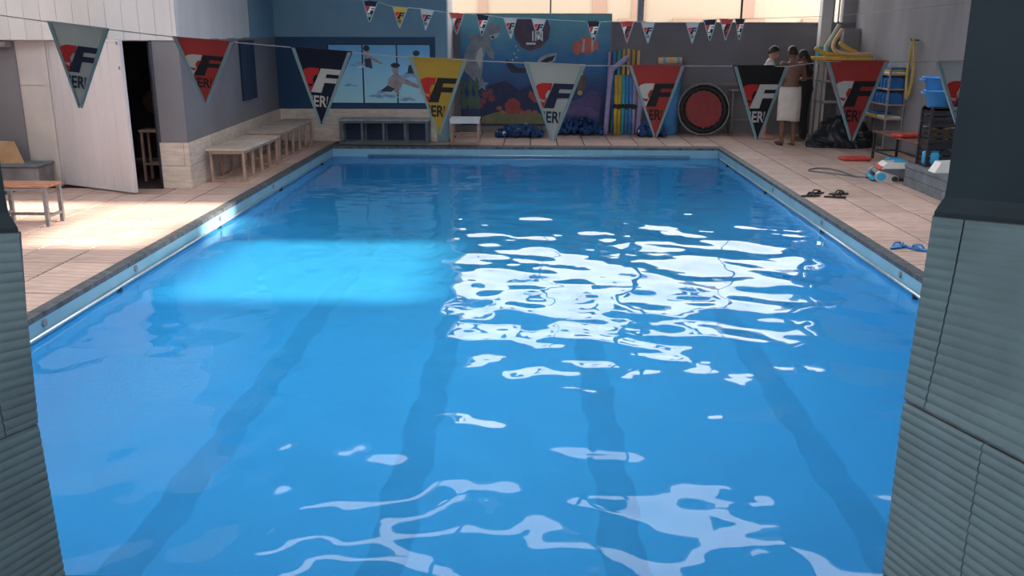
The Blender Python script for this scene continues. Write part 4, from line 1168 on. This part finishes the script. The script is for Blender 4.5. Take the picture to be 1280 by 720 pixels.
def hand(m, wrist, dir_, palm_n, sgn, curl=.5):
    """palm and five fingers from the wrist along dir_"""
    w0 = Vector(wrist); d = Vector(dir_).normalized(); n = Vector(palm_n); n = (n-d*n.dot(d)).normalized(); s = d.cross(n)*sgn
    for k in range(4):
        off = s*((k-1.5)*.021)
        capsule(m, w0+off*.5, w0+d*.085+off, .016, .013, 8, 3)
        l = (.036,.042,.039,.030)[k]; p = w0+d*.088+off; dirv = d
        for j in range(3):
            dirv = (dirv*math.cos(curl*.55)+n*math.sin(curl*.55)).normalized(); q_ = p+dirv*l*(1-.2*j)
            capsule(m, p, q_, .0095-.0008*j, .009-.001*j, 8, 3); p = q_
    p = w0+d*.02-s*.03
    for l, a in ((.04,.75),(.032,.45),(.026,.25)):
        q_ = p+(d*math.cos(a)-s*math.sin(a)+n*.25).normalized()*l; capsule(m, p, q_, .012, .010, 8, 3); p = q_
def person(loc, rz, J, skin, label, hair_style='short', voxel=.011):
    root = empty('person', loc, rz); tag(root, label, 'person')
    m = MB(); c = lambda a, b, ra, rb: capsule(m, J[a], J[b], ra, rb)
    for s in ('l','r'):
        c('hip'+s,'knee'+s,.085,.058); c('knee'+s,'ankle'+s,.056,.036)
        an = Vector(J['ankle'+s]); fd = Vector(J['toe'+s])-an
        capsule(m, an+Vector((0,0,-.035)), Vector(J['toe'+s])+Vector((0,0,.0)), .038, .030); capsule(m, an+Vector((0,-.03,-.03)), an+Vector((0,.01,-.03)), .034, .036)
        c('sh'+s,'el'+s,.052,.041); c('el'+s,'wr'+s,.040,.027)
        d = Vector(J['wr'+s])-Vector(J['el'+s]); hand(m, Vector(J['wr'+s])+d.normalized()*.01, d, J.get('palm'+s,(0,.3,-1)), 1 if s == 'l' else -1, .55)
        c('sh'+s,'chest',.055,.115); c('hip'+s,'pelvis',.088,.11)
    pv, wa, ch, nk, hd = (Vector(J[k]) for k in ('pelvis','waist','chest','neck','head'))
    def torso_ell(p, rx, ry, rz_): m.sphere(p, rx, ry, rz_, 18, 12)
    torso_ell(pv, .165, .115, .13); torso_ell((pv+wa)/2, .150, .105, .13); torso_ell(wa, .142, .100, .14); torso_ell((wa+ch)/2, .155, .108, .15); torso_ell(ch, .170, .115, .15)
    torso_ell(ch+Vector((0,0,.09)), .15, .09, .08)
    capsule(m, ch+Vector((0,0,.12)), nk, .062, .052); capsule(m, nk, hd+Vector((0,-.01,-.05)), .050, .05)
    f = Vector(J.get('face', (0,1,-.1))).normalized(); sd = f.cross(Vector((0,0,1))).normalized(); upv = sd.cross(f)
    hm = MB()
    hm.sphere((0,0,0), .078, .096, .115, 20, 14)
    hm.sphere((0,.028,-.058), .056, .060, .058, 16, 10)              # jaw
    hm.sphere((0,.088,-.078), .026, .018, .018, 10, 6)               # chin
    capsule(hm, (0,.092,.012), (0,.112,-.026), .010, .015, 8, 4)      # nose
    hm.sphere((0,.092,-.048), .024, .010, .007, 10, 6)               # lips
    for s in (-1,1):
        hm.sphere((s*.080,-.008,-.010), .012, .022, .034, 10, 8)      # ears
        hm.sphere((s*.031,.082,.022), .022, .014, .008, 10, 6)       # brow
    HM = Matrix((sd, f, upv)).transposed().to_4x4(); HM.translation = hd
    hm.v = [tuple(HM @ Vector(v)) for v in hm.v]
    m.add(hm.v, hm.f)
    body = link('body', remeshed(m, voxel, 5), M[skin], root)
    for s in (-1, 1):
        MB().sphere(tuple(HM @ Vector((s*.031,.089,.004))), .011, .011, .008, 8, 6).build('eye', M['eye'], root, True)
    h = MB()
    h.sphere((0,-.012,.018), .087, .100, .112, 20, 14)
    hv = []
    if hair_style == 'short':
        h = MB(); nseg = 24; vv = []; ff = []
        for i in range(9):
            for j in range(nseg):
                a = 2*math.pi*j/nseg; front = math.sin(a)
                tmax = 1.80+.32*max(0, -front)-.72*max(0, front)-.1*abs(math.cos(a))*(front > -.3)
                t = tmax*i/8
                k_ = 1.06
                vv.append((.080*k_*math.sin(t)*math.cos(a), .098*k_*math.sin(t)*math.sin(a)-.004, .117*k_*math.cos(t)))
        for i in range(8):
            for j in range(nseg): ff.append((i*nseg+j, i*nseg+(j+1) % nseg, (i+1)*nseg+(j+1) % nseg, (i+1)*nseg+j))
        h.add(vv, ff)
    else:
        h.sphere((0,-.075,-.10), .065, .045, .16, 14, 10)
    h.v = [tuple(HM @ Vector(v)) for v in h.v]
    ho = h.build('hair', M['hair'], root, True)
    if hair_style == 'short':
        sm = ho.modifiers.new('thick', 'SOLIDIFY'); sm.thickness = .012; sm.offset = -.3
    return root
base = dict(hipl=(-.095,0,.93), hipr=(.095,0,.93), kneel=(-.10,.015,.50), kneer=(.10,.015,.50), anklel=(-.11,-.02,.085), ankler=(.11,-.02,.085),
            toel=(-.13,.16,.032), toer=(.13,.16,.032), pelvis=(0,0,.97), waist=(0,0,1.11), chest=(0,.0,1.31), neck=(0,.01,1.51), head=(0,.035,1.635),
            shl=(-.185,0,1.43), shr=(.185,0,1.43), ell=(-.25,-.03,1.16), elr=(.25,-.03,1.16), wrl=(-.24,.10,.93), wrr=(.24,.10,.93))
def garment(root, parts_, m, name, voxel=.014):
    g = MB()
    for a, b, ra, rb in parts_: capsule(g, a, b, ra, rb)
    return link(name, remeshed(g, voxel, 5), M[m], root)
# person in the towel, back turned
J = dict(base); J.update(elr=(.27,.05,1.17), wrr=(.20,.28,1.16), ell=(-.25,.06,1.17), wrl=(-.14,.28,1.18), head=(.0,.055,1.625), neck=(0,.02,1.51), face=(-.25,1,-.35), anklel=(-.09,0,.085), ankler=(.10,-.05,.085), toel=(-.13,.17,.032), toer=(.16,.12,.032))
p1 = person((4.60, 16.86, .0), math.radians(8), J, 'skin', 'bare-backed person with a white towel around the waist, back turned')
tw = MB(); vv = []; ff = []; n = 44; rows = 14
for i in range(rows+1):
    t = i/rows; z = 1.04-.60*t
    for j in range(n):
        a = 2*math.pi*j/n
        fold = 1+.035*t*math.sin(9*a)+.02*t*math.sin(15*a+1)
        rx = (.188+.022*math.sin(min(1,t*2.2)*math.pi/2)-.012*t)*fold; ry = (.135+.035*math.sin(min(1,t*2)*math.pi/2))*fold
        vv.append((rx*math.cos(a), ry*math.sin(a), z+.012*math.sin(a*2)*t))
for i in range(rows):
    for j in range(n): ff.append((i*n+j, i*n+(j+1) % n, (i+1)*n+(j+1) % n, (i+1)*n+j))
two = tw.add(vv, ff).build('towel', M['towel'], p1, True); sm = two.modifiers.new('thick', 'SOLIDIFY'); sm.thickness = .012
for s in (-1, 1):
    MB().prism([(s*.115+.05*math.cos(t)*.9, .055 + .135*math.sin(t)-.02) for t in np.linspace(0, 2*math.pi, 21)[:-1]], .0, .012).build('flip_flop', M['rubber'], p1)
# person in the pale shirt, profile to the right
J = dict(base); J.update(face=(.15,1,-.35), head=(0,.06,1.615), neck=(0,.025,1.51), ell=(-.24,.05,1.18), wrl=(-.12,.30,1.24), elr=(.24,.08,1.18), wrr=(.10,.34,1.28))
p2 = person((4.44, 17.85, 0), math.radians(-105), J, 'skin2', 'person in a pale short-sleeved shirt standing in profile by the back wall')
V = Vector
def jv(J, k): return V(J[k])
garment(p2, [(jv(J,'pelvis')+V((-.06,0,-.04)), jv(J,'pelvis')+V((.06,0,-.04)), .135,.135), (jv(J,'waist')+V((-.05,0,0)), jv(J,'waist')+V((.05,0,0)), .125,.125), (jv(J,'chest')+V((-.06,0,0)), jv(J,'chest')+V((.06,0,0)), .132,.132),
             (jv(J,'shl'), jv(J,'shr'), .075,.075), (jv(J,'shl'), jv(J,'shl').lerp(jv(J,'ell'),.62), .074,.064), (jv(J,'shr'), jv(J,'shr').lerp(jv(J,'elr'),.62), .074,.064)], 'shirt', 'shirt')
garment(p2, [(jv(J,'pelvis')+V((-.06,0,-.05)), jv(J,'pelvis')+V((.06,0,-.05)), .13,.13), (jv(J,'hipl'), jv(J,'hipl').lerp(jv(J,'kneel'),.85), .11,.085), (jv(J,'hipr'), jv(J,'hipr').lerp(jv(J,'kneer'),.85), .11,.085)], 'dark_shorts', 'shorts')
# person in black
J = dict(base); J.update(face=(.0,1,-.45), head=(0,.09,1.545), neck=(0,.04,1.44), chest=(0,.02,1.26), shl=(-.17,.03,1.36), shr=(.17,.03,1.36), ell=(-.20,.14,1.12), elr=(.20,.12,1.12), wrl=(-.12,.36,1.10), wrr=(.14,.34,1.06), waist=(0,0,1.07))
p3 = person((5.05, 17.50, 0), math.radians(75), J, 'skin', 'person in long black clothes standing right of the towel wearer', 'long')
garment(p3, [(jv(J,'pelvis')+V((-.06,0,0)), jv(J,'pelvis')+V((.06,0,0)), .14,.14), (jv(J,'waist')+V((-.04,0,0)), jv(J,'waist')+V((.04,0,0)), .125,.125), (jv(J,'chest')+V((-.05,0,0)), jv(J,'chest')+V((.05,0,0)), .13,.13),
             (jv(J,'shl'), jv(J,'shr'), .072,.072), (jv(J,'shl'), jv(J,'ell'), .07,.056), (jv(J,'shr'), jv(J,'elr'), .07,.056), (jv(J,'ell'), jv(J,'wrl'), .056,.042), (jv(J,'elr'), jv(J,'wrr'), .056,.042)], 'black_cloth', 'long_sleeved_top')
garment(p3, [(jv(J,'pelvis')+V((-.06,0,-.02)), jv(J,'pelvis')+V((.06,0,-.02)), .135,.135), (jv(J,'hipl'), jv(J,'kneel'), .11,.085), (jv(J,'hipr'), jv(J,'kneer'), .11,.085), (jv(J,'kneel'), jv(J,'anklel')+V((0,0,.02)), .085,.07), (jv(J,'kneer'), jv(J,'ankler')+V((0,0,.02)), .085,.07)], 'black_cloth', 'long_trousers')
